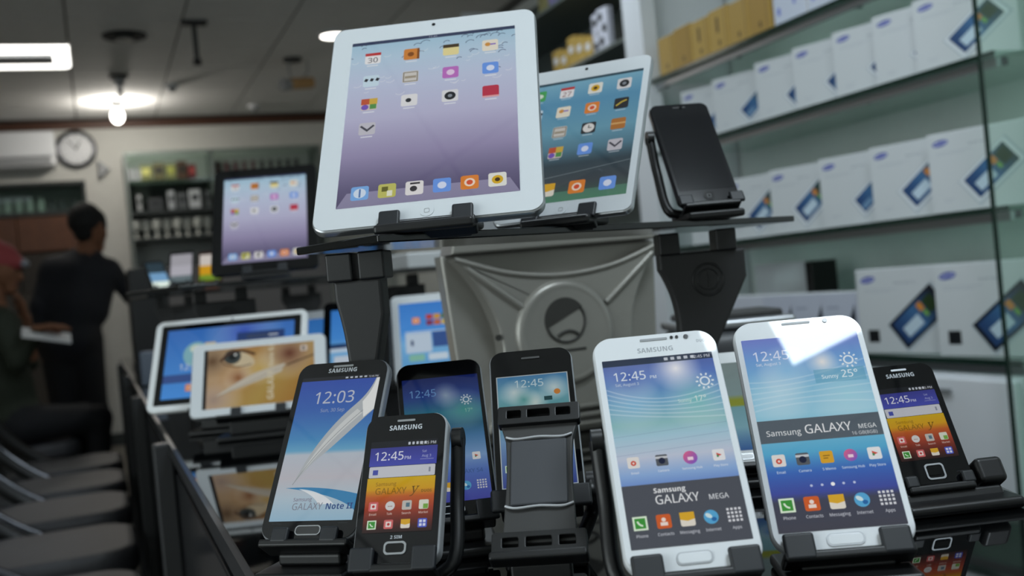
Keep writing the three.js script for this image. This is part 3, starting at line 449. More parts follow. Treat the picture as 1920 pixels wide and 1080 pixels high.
const texNote2 = canvasTex(540, 960, (c, w, h) => {
  c.fillStyle = grad(c, 0, h, [[0, '#3a55b4'], [0.25, '#3f6cbc'], [0.45, '#4f94cc'], [0.53, '#6fb0d6'], [0.56, '#c2ccd8'], [0.72, '#c9c8d0'], [0.85, '#bcd0de'], [1, '#9fc6de']]); c.fillRect(0, 0, w, h);
  // quill
  c.fillStyle = '#bcc2c6'; c.beginPath(); c.moveTo(105, 725); c.bezierCurveTo(150, 560, 250, 360, 408, 210); c.bezierCurveTo(470, 150, 505, 90, 525, 0); c.lineTo(540, 0); c.lineTo(540, 250); c.bezierCurveTo(440, 350, 300, 510, 217, 580); c.bezierCurveTo(170, 630, 130, 690, 105, 725); c.fill();
  c.fillStyle = '#d9dddd'; c.beginPath(); c.moveTo(130, 680); c.bezierCurveTo(200, 520, 290, 370, 430, 240); c.lineTo(470, 270); c.bezierCurveTo(340, 390, 230, 530, 130, 680); c.fill();
  c.fillStyle = '#f4f6f4'; c.beginPath(); c.moveTo(455, 190); c.bezierCurveTo(500, 130, 515, 80, 528, 0); c.lineTo(540, 0); c.lineTo(540, 245); c.lineTo(480, 300); c.fill();
  c.strokeStyle = '#9a9ea2'; c.lineWidth = 4; c.beginPath(); c.moveTo(100, 732); c.bezierCurveTo(190, 560, 300, 410, 470, 250); c.stroke();
  c.fillStyle = '#3f8cc0'; c.beginPath(); c.moveTo(60, 752); c.quadraticCurveTo(300, 740, 540, 800); c.lineTo(540, 900); c.quadraticCurveTo(420, 800, 60, 752); c.fill();
  c.fillStyle = 'rgba(245,248,250,0.9)'; c.beginPath(); c.moveTo(150, 760); c.quadraticCurveTo(300, 770, 400, 860); c.lineTo(300, 860); c.quadraticCurveTo(260, 800, 150, 760); c.fill();
  T(c, '12:03', 110, 190, 116, '#c8cede'); T(c, 'Sun, 30 Sep', 175, 250, 32, '#a9b4d2');
  T(c, 'Samsung', 130, 838, 30, '#7f6f84'); T(c, 'GALAXY', 130, 892, 58, '#8a8e9c'); T(c, 'Note II', 350, 892, 52, '#34538c', 'left', 'bold'); statusBar(c, w, 26, '#24262c');
});
const yTex = (sub) => canvasTex(360, 500, (c, w, h) => {
  c.fillStyle = '#15171c'; c.fillRect(0, 0, w, h); statusBar(c, w, 36, '#1c1e24');
  c.fillStyle = grad(c, 36, 140, [[0, '#3c3f92'], [1, '#4a52b8']]); c.fillRect(0, 36, w, 104); T(c, '12:45', 22, 108, 66, '#eceef8'); T(c, 'PM', 186, 108, 26, '#dfe2f4'); T(c, 'Sat', 280, 74, 18, '#b9bfe0'); T(c, 'Aug 3', 280, 100, 20, '#b9bfe0'); c.fillStyle = '#9a9fd0'; c.fillRect(272, 110, 72, 3);
  rr(c, 4, 142, w - 8, 62, 6, '#cfd2da'); c.fillStyle = '#4a55b0'; c.fillRect(24, 160, 28, 28); c.fillStyle = '#8f94a2'; c.fillRect(322, 158, 10, 26);
  c.fillStyle = grad(c, 206, 500, [[0, '#d8b21c'], [0.22, '#d8a21c'], [0.36, '#c4602a'], [0.55, '#a8442c'], [0.78, '#6c2c24'], [1, '#2a1a1a']]); c.fillRect(0, 206, w, 294);
  T(c, 'Samsung', 46, 250, 27, '#8f6a10'); T(c, 'GALAXY', 46, 296, 48, '#8a6410'); T(c, 'y', 232, 296, 70, '#6c4c0c', 'left', 'italic', 'serif'); if (sub) T(c, sub, 290, 294, 21, '#7c5a10', 'left', 'bold');
  ['redmail', 'talk', 'search', 'market'].forEach((k, i) => { icon(c, 46 + i * 88, 360, 50, k); T(c, ['Email', 'Talk', 'Search', 'Market'][i], 46 + i * 88, 408, 16, '#e6d4cc', 'center'); });
  ['phone', 'redmail', 'message', 'grid'].forEach((k, i) => icon(c, 46 + i * 88, 458, 48, k));
});
const texYDuos = yTex('DUOS'), texY = yTex('');
const texS4 = canvasTex(540, 960, (c, w, h) => {
  c.fillStyle = grad(c, 0, h, [[0, '#1c2a6a'], [0.16, '#2a4690'], [0.3, '#2f7c94'], [0.4, '#2f6a8a'], [0.5, '#4f86b8'], [0.66, '#88aede'], [0.78, '#5a7ccc'], [1, '#4a4fb0']]); c.fillRect(0, 0, w, h);
  blob(c, 300, 150, 110, '#dff4ee', 0.6); blob(c, 420, 270, 170, 'rgba(90,190,160,1)', 0.55); T(c, '12:45', 40, 150, 80, '#6f9fd8'); sunIcon(c, 440, 200, 40); T(c, '17°', 480, 300, 40, '#9fd4c4', 'right');
  ['mail', 'camera', 'hub', 'play'].forEach((k, i) => icon(c, 70 + i * 132, 640, 56, k)); T(c, 'GALAXY S4', 500, 764, 42, '#3f5f9a', 'right');
  dock.forEach((k, i) => icon(c, 58 + i * 106, 852, 66, k));
});
const texS4mini = canvasTex(540, 960, (c, w, h) => {
  c.fillStyle = grad(c, 0, h, [[0, '#4a86b8'], [0.2, '#79b4c4'], [0.35, '#5aa0a4'], [0.6, '#7ea6d0'], [1, '#3f4f9a']]); c.fillRect(0, 0, w, h);
  blob(c, 130, 150, 120, '#e9f4f0', 0.8); blob(c, 430, 130, 120, '#e9f4f0', 0.8); blob(c, 280, 250, 110, '#eef4ea', 0.8); blob(c, 200, 220, 120, 'rgba(60,150,140,1)', 0.6);
  T(c, '12:45', 130, 110, 92, '#cfe6ee'); c.fillStyle = '#d88a3a'; c.beginPath(); c.arc(450, 170, 24, 0, 7); c.fill(); c.fillStyle = '#1f4a50'; c.fillRect(350, 205, 60, 36);
  for (let i = 0; i < 5; i++) icon(c, 60 + i * 104, 800, 60, dock[i]); c.strokeStyle = '#b9c6cc'; c.lineWidth = 16; c.strokeRect(0, 0, w, h);
});
const texDuskPhone = canvasTex(400, 700, (c, w, h) => { c.fillStyle = grad(c, 0, h, [[0, '#8fa3a4'], [0.38, '#8ea8aa'], [0.44, '#9aa63a'], [0.5, '#9aa63a'], [0.52, '#7fb4c0'], [0.75, '#8cc0d0'], [1, '#3f6cae']]); c.fillRect(0, 0, w, h); blob(c, 330, 560, 90, 'rgba(50,100,190,1)', 0.8); });
const iconRow = (c, ks, y, xs, s) => ks.forEach((k, i) => { icon(c, xs[i], y, s, k); T(c, '', xs[i], y, 10); });
const texPad = canvasTex(768, 1024, (c, w, h) => {
  c.fillStyle = grad(c, 0, h, [[0, '#a9cfe4'], [0.12, '#bcd6ea'], [0.28, '#c4cfe8'], [0.5, '#bfbfdc'], [0.72, '#9c94b8'], [0.9, '#6a6486'], [1, '#5a5474']]); c.fillRect(0, 0, w, h);
  let q = 7; const r2 = () => { q = (q * 16807) % 2147483647; return q / 2147483647; };
  c.strokeStyle = 'rgba(60,70,100,0.7)'; c.lineWidth = 4; for (let i = 0; i < 30; i++) { const x = r2() * w, y = 30 + r2() * r2() * 330, r = 10 + r2() * 16; c.beginPath(); c.arc(x, y, r, 3.3, 5.6); c.stroke(); }
  c.strokeStyle = 'rgba(255,255,255,0.4)'; for (let i = 0; i < 26; i++) { const x = r2() * w, y = 30 + r2() * 330, r = 10 + r2() * 14; c.beginPath(); c.arc(x, y, r, 0.3, 2.4); c.stroke(); }
  c.fillStyle = '#3a4462'; c.fillRect(0, 0, w, 22); T(c, '11:41', w / 2, 18, 17, '#c9d2e2', 'center');
  const xs = [104, 286, 470, 652];
  [['calendar', 'book', 'notes', 'reminder'], ['film', 'newsstand', 'store', 'appstore'], ['games', 'facetime', 'lens', 'booth'], ['vee']].forEach((r, j) => r.forEach((k, i) => { icon(c, xs[i], 118 + j * 152, 74, k); c.fillStyle = 'rgba(240,244,250,0.75)'; c.fillRect(xs[i] - 26, 164 + j * 152, 52, 7); }));
  c.fillStyle = 'rgba(190,185,215,0.55)'; c.beginPath(); c.moveTo(0, 1024); c.lineTo(40, 945); c.lineTo(728, 945); c.lineTo(768, 1024); c.fill();
  ['compass', 'mapicon', 'bw', 'appstore', 'music', 'flower'].forEach((k, i) => icon(c, 96 + i * 116, 950, 76, k));
});
const texMini = canvasTex(768, 1024, (c, w, h) => {
  c.fillStyle = grad(c, 0, h, [[0, '#86bcd4'], [0.2, '#5f9cc0'], [0.45, '#6fa6be'], [0.6, '#5a8498'], [0.72, '#3a4a54'], [0.86, '#464e54'], [1, '#4a6a5a']]); c.fillRect(0, 0, w, h);
  c.fillStyle = '#35505e'; c.fillRect(0, 0, w, 22);
  const xs = [92, 280, 468, 656];
  [['green', 'calendar27', 'flower', 'lens'], ['film', 'reminder', 'music', 'stocks'], ['notes', 'newsstand', 'clock', 'shelf'], ['bw', 'games', 'appstore', 'vee']].forEach((r, j) => r.forEach((k, i) => { icon(c, xs[i], 110 + j * 172, 92, k); c.fillStyle = 'rgba(235,240,246,0.6)'; c.fillRect(xs[i] - 32, 164 + j * 172, 64, 7); }));
  c.strokeStyle = 'rgba(200,214,220,0.4)'; c.lineWidth = 5; c.beginPath(); c.moveTo(0, 860); c.quadraticCurveTo(500, 800, 768, 760); c.stroke();
  c.fillStyle = 'rgba(110,190,150,0.4)'; c.fillRect(0, 950, w, 74); ['compass', 'message', 'music', 'compass'].forEach((k, i) => icon(c, xs[i] - 10, 925, 100, ['compass', 'message', 'music', 'appstore'][i]));
});
const texEye = canvasTex(800, 500, (c, w, h) => {
  const g = c.createLinearGradient(0, 0, w, h); g.addColorStop(0, '#9c7c52'); g.addColorStop(0.3, '#b98c54'); g.addColorStop(0.6, '#b89a50'); g.addColorStop(1, '#a8702e'); c.fillStyle = g; c.fillRect(0, 0, w, h);
  blob(c, 620, 90, 240, 'rgba(100,52,38,1)', 0.95); blob(c, 60, 100, 190, 'rgba(84,60,40,1)', 0.8); blob(c, 80, 430, 220, 'rgba(170,150,140,1)', 0.9); blob(c, 250, 260, 120, 'rgba(140,86,52,1)', 0.9); blob(c, 400, 200, 150, 'rgba(216,186,104,1)', 0.7);
  c.fillStyle = '#d6c6a4'; c.beginPath(); c.ellipse(255, 100, 120, 62, 0.45, 0, 7); c.fill();
  c.fillStyle = '#3c4444'; c.beginPath(); c.arc(205, 75, 62, 0, 7); c.fill(); c.fillStyle = '#15191a'; c.beginPath(); c.arc(205, 75, 28, 0, 7); c.fill(); c.fillStyle = '#eef2ee'; c.beginPath(); c.arc(225, 58, 10, 0, 7); c.fill();
  c.strokeStyle = '#4a3020'; c.lineWidth = 20; c.beginPath(); c.moveTo(120, 110); c.quadraticCurveTo(200, -30, 370, 70); c.stroke(); c.lineWidth = 7; c.beginPath(); c.moveTo(130, 120); c.quadraticCurveTo(210, 190, 345, 150); c.stroke();
  c.fillStyle = '#cfc8b8'; c.beginPath(); c.moveTo(90, 400); c.quadraticCurveTo(300, 250, 420, 215); c.lineTo(590, 170); c.lineTo(560, 240); c.quadraticCurveTo(330, 330, 90, 400); c.fill();
  c.strokeStyle = '#a49a86'; c.lineWidth = 5; c.beginPath(); c.moveTo(60, 425); c.lineTo(600, 190); c.stroke(); c.strokeStyle = '#3a2418'; c.lineWidth = 10; c.beginPath(); c.moveTo(600, 190); c.lineTo(800, 120); c.stroke();
  c.save(); c.translate(505, 470); c.rotate(-Math.PI / 2); T(c, 'GALAXY', 0, 0, 66, '#e0d6b8', 'left', 'bold'); T(c, 'Note 8.0', 280, 0, 52, '#e0d6b8', 'left', 'bold'); c.restore();
  rr(c, 700, 30, 50, 50, 6, '#dcd0c4'); c.fillStyle = '#3a2a26'; c.fillRect(715, 42, 16, 26);
  c.fillStyle = '#141418'; c.fillRect(0, 0, 26, h);
});
const texNote10 = canvasTex(800, 500, (c, w, h) => {
  c.fillStyle = grad(c, 0, h, [[0, '#3f78cc'], [0.6, '#4a90e0'], [1, '#4f9cf0']]); c.fillRect(0, 0, w, h); blob(c, 480, 60, 260, 'rgba(50,70,190,1)', 0.7);
  c.fillStyle = '#26427e'; c.fillRect(440, 60, 300, 70); c.fillStyle = '#3c4a6a'; c.fillRect(500, 82, 190, 26); c.fillStyle = '#cbd6e6'; c.fillRect(640, 90, 60, 10);
  c.fillStyle = '#8ac0cc'; c.beginPath(); c.ellipse(190, 190, 80, 90, 0, 0, 7); c.fill(); c.fillStyle = '#dce8d6'; c.beginPath(); c.ellipse(190, 150, 40, 30, 0, 0, 7); c.fill(); rr(c, 240, 110, 70, 60, 8, '#d8c9a0');
  T(c, '12:45', 90, 300, 60, '#dfe9f6'); c.fillStyle = '#3c5898'; c.fillRect(0, 330, w, 60); icon(c, 170, 430, 50, 'music'); icon(c, 260, 430, 50, 'memo');
});
const tabTex = (k) => canvasTex(400, 640, (c, w, h) => {
  c.fillStyle = grad(c, 0, h, [[0, '#3f86dc'], [0.4, '#4f98e8'], [0.6, '#7fbcec'], [1, '#5aa0d8']]); c.fillRect(0, 0, w, h);
  if (k) { icon(c, 130, 170, 60, 'music'); for (let i = 0; i < 6; i++) rr(c, 210 + (i % 3) * 60, 120 + Math.floor(i / 3) * 56, 52, 46, 6, ['#c0453c', '#d8a03a', '#5a7a3a', '#8a3a5a', '#c86a3a', '#e0c04a'][i]); c.fillStyle = '#c9def2'; c.fillRect(40, 270, 340, 10); rr(c, 40, 285, 200, 180, 6, '#c6d8ea'); c.fillStyle = '#2a3f6a'; c.fillRect(80, 350, 20, 50); rr(c, 250, 285, 140, 140, 6, '#3a5a9a'); rr(c, 60, 480, 120, 60, 6, '#8ac4b0'); rr(c, 210, 480, 150, 60, 6, '#cfe0ee'); }
  else { for (let i = 0; i < 8; i++) rr(c, 150 + (i % 4) * 58, 180 + Math.floor(i / 4) * 60, 52, 54, 6, ['#a83a3c', '#d8b83a', '#b0503a', '#6f9a3a', '#5a2a3a', '#c8a03a', '#8a3030', '#cfd06a'][i]); c.fillStyle = '#2a4470'; c.fillRect(0, 310, w, 40); c.fillStyle = '#c9def2'; c.fillRect(0, 350, w, 34); rr(c, 200, 400, 190, 110, 6, '#2f4f94'); rr(c, 30, 420, 120, 90, 6, '#cfdcea'); }
});
const texTabB = tabTex(0), texTabW = tabTex(1);
const bezelTex = (base, w, h, draw) => canvasTex(Math.round(w * 6000), Math.round(h * 6000), (c, W, H) => { c.fillStyle = base; c.fillRect(0, 0, W, H); draw(c, W, H); });

// ---------------------------------------------------------------- phones and tablets
// C is the middle of the front face; the group's origin is the middle of the lower edge
function device(o) {
  const g = thing(o.name, o.label, o.cat, [0, 0, 0], 0, o.group);
  g.rotation.set(rad(-o.lean), rad(o.yaw), 0, 'YXZ');
  const q = new THREE.Quaternion().setFromEuler(g.rotation);
  g.position.copy(V(0, -o.h / 2, 0).applyQuaternion(q).add(V(...o.C)));
  const { w, h, t, r } = o, e = o.rim ?? 0.0012, my = h / 2;
  part(g, 'body', slabOf(rrect(w, h, r, 0, my), t, 0, Math.min(t * 0.4, o.bev ?? 0.0025), 10), o.body);
  const panel = planarUV(slabOf(rrect(w - 2 * e, h - 2 * e, Math.max(r - e, 0.001), 0, my), 0.0006, 0.0005), -w / 2 + e, e, w - 2 * e, h - 2 * e);
  const fp = part(g, 'front_panel', panel, o.bezel);
  const sy = my + (o.sdy || 0);
  if (o.screen) part(g, 'screen', planarUV(slabOf(rrect(o.sw, o.sh, 0.0004, 0, sy), 0.0004, 0.0008), -o.sw / 2, sy - o.sh / 2, o.sw, o.sh), screenMat(o.screen, o.emi ?? 0.75));
  const by = (h / 2 - o.sh / 2 + (o.sdy || 0)) / 2, z = 0.0006;
  if (o.home === 'rect') { part(g, 'home_button', slabOf(rrect(w * 0.24, w * 0.075, w * 0.03, 0, by), 0.0008, z + 0.0008, 0.0003), o.homeMat || M.whiteGloss); part(g, 'home_button_rim', (() => { const s = rrect(w * 0.26, w * 0.093, w * 0.038, 0, by); s.holes.push(new THREE.Path(rrect(w * 0.24, w * 0.075, w * 0.03, 0, by).getPoints(6))); return slabOf(s, 0.0007, z + 0.0006); })(), M.silver); }
  if (o.home === 'ring') { const rh = o.ringH ?? 0.15, s = rrect(w * 0.26, w * rh, w * 0.05, 0, by); s.holes.push(new THREE.Path(rrect(w * 0.215, w * (rh - 0.045), w * 0.035, 0, by).getPoints(6))); part(g, 'home_button_rim', slabOf(s, 0.001, z + 0.0009), M.silver); part(g, 'home_button', slabOf(rrect(w * 0.205, w * 0.095, w * 0.03, 0, by), 0.0008, z + 0.0007), M.blackGloss); }
  if (o.home === 'round') { part(g, 'home_button', cyl(0.0056, 0.0006, 28).rotateX(Math.PI / 2).translate(0, by, z + 0.0001), o.homeMat || M.printGrey); const s = rrect(0.0042, 0.0042, 0.001, 0, by); s.holes.push(new THREE.Path(rrect(0.0036, 0.0036, 0.0008, 0, by).getPoints(3))); part(g, 'home_symbol', slabOf(s, 0.0004, z + 0.0006), M.grey); }
  const ty = h - (h / 2 - o.sh / 2 - (o.sdy || 0)) * (o.earAt ?? 0.36);
  if (o.ear) part(g, 'earpiece', slabOf(rrect(w * 0.22, 0.0016, 0.0007, 0, ty), 0.0004, z + 0.0004), o.earMat || M.silver);
  if (o.cam !== undefined) part(g, 'front_camera', cyl(o.camR || 0.0016, 0.0005, 16).rotateX(Math.PI / 2).translate(o.cam, o.camY ?? ty, z + 0.0003), M.dot);
  o.g = g; o.hb = g.position.y; return o;
}
const rimSilver = std(0xb8bbbf, 0.35, 0.3), whiteRim = std(0xd4d7da, 0.25), bodyWhite = std(0xe4e6e8, 0.3), bodyBlack = std(0x0c0d10, 0.25);
const padBezel = std(0xcdd1d5, 0.3), blackBezel = std(0x08090b, 0.08);
const bez = (base, w, h, draw) => new THREE.MeshStandardMaterial({ color: 0xffffff, map: bezelTex(base, w, h, draw), roughness: 0.025 });
const D = {};
D.pad = device({ name: 'tablet', cat: 'tablet', label: 'largest white tablet, home screen lit, on the upper black shelf', C: [0.276, 1.15, -0.86], yaw: -26.5, lean: 37, w: 0.1857, h: 0.2412, t: 0.0088, r: 0.012, body: M.silver, bezel: padBezel, screen: texPad, sw: 0.1478, sh: 0.1971, emi: 0.72, home: 'round', homeMat: padBezel, cam: 0 });
D.mini = device({ name: 'tablet', cat: 'tablet', label: 'smaller white tablet with blue home screen, half behind the largest tablet', C: [0.433, 1.132, -0.914], yaw: -44.3, lean: 38.3, w: 0.1347, h: 0.2, t: 0.0072, r: 0.009, body: M.silver, bezel: padBezel, screen: texMini, sw: 0.12, sh: 0.16, emi: 0.62, home: 'round', homeMat: padBezel, cam: 0 });
D.dark = device({ name: 'smartphone', cat: 'phone', label: 'switched-off black phone at the right end of upper black shelf', C: [0.5965, 1.12, -0.9716], yaw: -12.3, lean: 34.2, w: 0.066, h: 0.139, t: 0.009, r: 0.009, body: std(0x2a2c31, 0.3, 0.6), bezel: std(0x0c0e13, 0.14), sw: 0.058, sh: 0.103, home: 'round', homeMat: M.blackGloss, ear: 1, earMat: M.greyPlastic, cam: 0.002 });
part(D.dark.g, 'screen', slabOf(rrect(0.058, 0.103, 0.0005, 0, 0.0695), 0.0003, 0.0007), std(0x0b0d13, 0.12));
const megaBez = (w, h, txt2) => bez('#dfe2e6', w, h, (c, W, H) => { T(c, 'SAMSUNG', W / 2, H * 0.083, W * 0.062, '#a2a6ac', 'center', 'bold'); if (txt2) T(c, txt2, W * 0.94, H * 0.055, W * 0.035, '#a9adb3', 'right', 'bold'); });
D.m58 = device({ name: 'smartphone', cat: 'phone', label: 'white phone with dark band across the bottom of its screen, in front of silver case', C: [0.325, 0.891, -0.585], yaw: -20.2, lean: 34.4, w: 0.0824, h: 0.1626, t: 0.009, r: 0.013, body: whiteRim, bezel: megaBez(0.0824, 0.1626, 'DUOS'), screen: texMega58, sw: 0.0722, sh: 0.1284, sdy: -0.0012, home: 'rect', ear: 1, earMat: M.grey, cam: 0.0215, earAt: 0.28 });
for (const x of [0.012, 0.0155]) part(D.m58.g, 'sensor', cyl(0.0011, 0.0005, 12).rotateX(Math.PI / 2).translate(x, 0.1578, 0.0009), M.dot);
D.m63 = device({ name: 'smartphone', cat: 'phone', label: 'largest white phone, grey lettered band across the middle of its screen', C: [0.429, 0.889, -0.577], yaw: -24.5, lean: 35.1, w: 0.088, h: 0.1676, t: 0.008, r: 0.014, body: whiteRim, bezel: megaBez(0.088, 0.1676), screen: texMega63, sw: 0.0784, sh: 0.1395, sdy: -0.001, home: 'rect', ear: 1, earMat: M.printGrey, cam: 0.02, earAt: 0.3 });
const darkBez = (w, h, y, px, extra) => bez('#0b0c0f', w, h, (c, W, H) => { T(c, 'SAMSUNG', W / 2, H * y, W * px, '#c4c8ce', 'center', 'bold'); if (extra) T(c, extra, W / 2, H * 0.846, W * 0.056, '#b9bdc4', 'center', 'bold'); c.fillStyle = '#22252a'; c.fillRect(W * 0.1, H * 0.92, W * 0.1, 3); c.fillRect(W * 0.8, H * 0.92, W * 0.1, 3); });
D.n2 = device({ name: 'smartphone', cat: 'phone', label: 'large charcoal phone showing a white quill on blue, front left', C: [0.154, 0.889, -0.817], yaw: -39, lean: 35.9, w: 0.0805, h: 0.1511, t: 0.0094, r: 0.012, body: std(0x8f9297, 0.35, 0.3), bezel: darkBez(0.0805, 0.1511, 0.062, 0.068), screen: texNote2, sw: 0.0685, sh: 0.1218, sdy: 0.0002, emi: 0.66, home: 'rect', homeMat: M.greyPlastic, ear: 1, earAt: 0.35 });
D.yd = device({ name: 'smartphone', cat: 'phone', label: 'small black phone with yellow and red screen before the quill phone', C: [0.182, 0.869, -0.711], yaw: -32.4, lean: 33.7, w: 0.06, h: 0.1098, t: 0.012, r: 0.011, body: rimSilver, bezel: darkBez(0.06, 0.1098, 0.108, 0.088, '2 SIM'), screen: texYDuos, sw: 0.0485, sh: 0.0665, sdy: 0.0005, emi: 0.7, home: 'ring', ear: 1, earAt: 0.27 });
D.gy = device({ name: 'smartphone', cat: 'phone', label: 'small black phone with yellow and red screen at the far right', C: [0.587, 0.862, -0.666], yaw: -16.2, lean: 32.5, w: 0.058, h: 0.104, t: 0.0115, r: 0.01, body: bodyBlack, bezel: darkBez(0.058, 0.104, 0.108, 0.088), screen: texY, sw: 0.0462, sh: 0.062, sdy: 0.0, emi: 0.6, ringH: 0.22, home: 'ring', ear: 1, earAt: 0.27 });
D.s4 = device({ name: 'smartphone', cat: 'phone', label: 'black phone with dim blue-green screen just right of the quill phone', C: [0.246, 0.885, -0.806], yaw: -16.1, lean: 33.7, w: 0.0698, h: 0.1366, t: 0.0079, r: 0.011, body: std(0x9a9da2, 0.35, 0.35), bezel: blackBezel, screen: texS4, sw: 0.0615, sh: 0.1085, sdy: -0.0015, emi: 0.5, home: 'rect', homeMat: M.blackGloss });
D.s4m = device({ name: 'smartphone', cat: 'phone', label: 'black phone with cloudy sky screen behind the empty black cradle', C: [0.293, 0.896, -0.731], yaw: -23, lean: 37.4, w: 0.0644, h: 0.1308, t: 0.0089, r: 0.011, body: std(0x9a9da2, 0.35, 0.35), bezel: blackBezel, screen: texS4mini, sw: 0.0545, sh: 0.094, sdy: -0.0055, emi: 0.55, home: 'rect', homeMat: M.blackGloss, ear: 1, earMat: M.greyPlastic });
D.wp = device({ name: 'smartphone', cat: 'phone', label: 'phone with pale green striped screen glimpsed between the two white phones', C: [0.541, 0.868, -0.847], yaw: -27, lean: 36, w: 0.062, h: 0.118, t: 0.009, r: 0.008, body: bodyWhite, bezel: std(0xd9dcde, 0.08), screen: texDuskPhone, sw: 0.056, sh: 0.092, emi: 0.5, home: 'rect' });
D.n8 = device({ name: 'tablet', cat: 'tablet', label: 'white tablet lying landscape with a close-up of an eye and quill', C: [0.227, 0.894, -1.708], yaw: -16.2, lean: 35.6, w: 0.2108, h: 0.1359, t: 0.008, r: 0.012, body: M.silver, bezel: padBezel, screen: texEye, sw: 0.1723, sh: 0.1077, emi: 0.62, home: 'none' });
D.n10 = device({ name: 'tablet', cat: 'tablet', label: 'white framed landscape tablet with blue screen behind the eye tablet', C: [0.199, 0.917, -1.853], yaw: -20.6, lean: 35.6, w: 0.262, h: 0.18, t: 0.009, r: 0.014, rim: 0.011, body: bodyWhite, bezel: blackBezel, screen: texNote10, sw: 0.217, sh: 0.1356, emi: 0.66, home: 'none', cam: 0 });
D.tb = device({ name: 'tablet', cat: 'tablet', label: 'black portrait tablet with blue screen behind the rack leg', C: [0.427, 0.918, -1.89], yaw: -21, lean: 35, w: 0.1224, h: 0.19, t: 0.0105, r: 0.01, body: bodyBlack, bezel: blackBezel, screen: texTabB, sw: 0.094, sh: 0.151, emi: 0.66, home: 'none' });
D.tw = device({ name: 'tablet', cat: 'tablet', label: 'white portrait tablet with blue widgets partly behind the silver case', C: [0.556, 0.918, -1.885], yaw: -18, lean: 35, w: 0.1224, h: 0.19, t: 0.0105, r: 0.01, body: bodyWhite, bezel: padBezel, screen: texTabW, sw: 0.094, sh: 0.151, emi: 0.7, home: 'none' });
D.n10b = device({ name: 'tablet', cat: 'tablet', label: 'white tablet edge showing between the landscape and the black portrait tablet', C: [0.352, 0.905, -2.0], yaw: -20, lean: 35, w: 0.1224, h: 0.19, t: 0.0105, r: 0.01, body: bodyWhite, bezel: padBezel, screen: texTabB, sw: 0.094, sh: 0.151, emi: 0.5, home: 'none' });
D.bp = device({ name: 'tablet', cat: 'tablet', label: 'black tablet with pale lilac home screen on the rear rack', C: [0.294, 1.159, -1.938], yaw: -15.8, lean: 35.5, w: 0.1857, h: 0.2412, t: 0.0088, r: 0.012, body: bodyBlack, bezel: blackBezel, screen: texPad, sw: 0.1478, sh: 0.1971, emi: 0.72, home: 'none' });
// far phones on the third rack
const farTex = [['#b4b2ba', '#c4c2cc', '#6f7f84'], ['#d8cfc8', '#d8a018', '#7a9a2c'], ['#2a3a44', '#6f9ac0', '#dfeee4']].map((k) => canvasTex(64, 112, (c, w, h) => { c.fillStyle = k[0]; c.fillRect(0, 0, w, h * 0.45); c.fillStyle = k[1]; c.fillRect(0, h * 0.42, w, h * 0.4); c.fillStyle = k[2]; c.fillRect(0, h * 0.78, w, h * 0.22); }));  // the last screen has a pale glare painted into its colours
const fg = 'phones on the third rack';
D.f1 = device({ name: 'smartphone', cat: 'phone', group: fg, label: 'far black phone with pale grey screen on the third rack', C: [0.213, 1.12, -2.9], yaw: -14, lean: 34, w: 0.064, h: 0.108, t: 0.01, r: 0.006, body: bodyBlack, bezel: blackBezel, screen: farTex[0], sw: 0.054, sh: 0.088, emi: 0.7, home: 'none' });
D.f2 = device({ name: 'smartphone', cat: 'phone', group: fg, label: 'far black phone with yellow and white screen beside the rear tablet', C: [0.285, 1.116, -2.9], yaw: -14, lean: 34, w: 0.062, h: 0.104, t: 0.01, r: 0.006, body: bodyBlack, bezel: std(0x3a1c10, 0.2), screen: farTex[1], sw: 0.052, sh: 0.084, emi: 0.8, home: 'none' });
D.f3 = device({ name: 'smartphone', cat: 'phone', group: fg, label: 'far phone with white-green glare painted on its screen at the rack left end', C: [0.151, 1.105, -2.85], yaw: 20, lean: 34, w: 0.05, h: 0.09, t: 0.01, r: 0.006, body: bodyBlack, bezel: blackBezel, screen: farTex[2], sw: 0.044, sh: 0.076, emi: 1.0, home: 'none' });

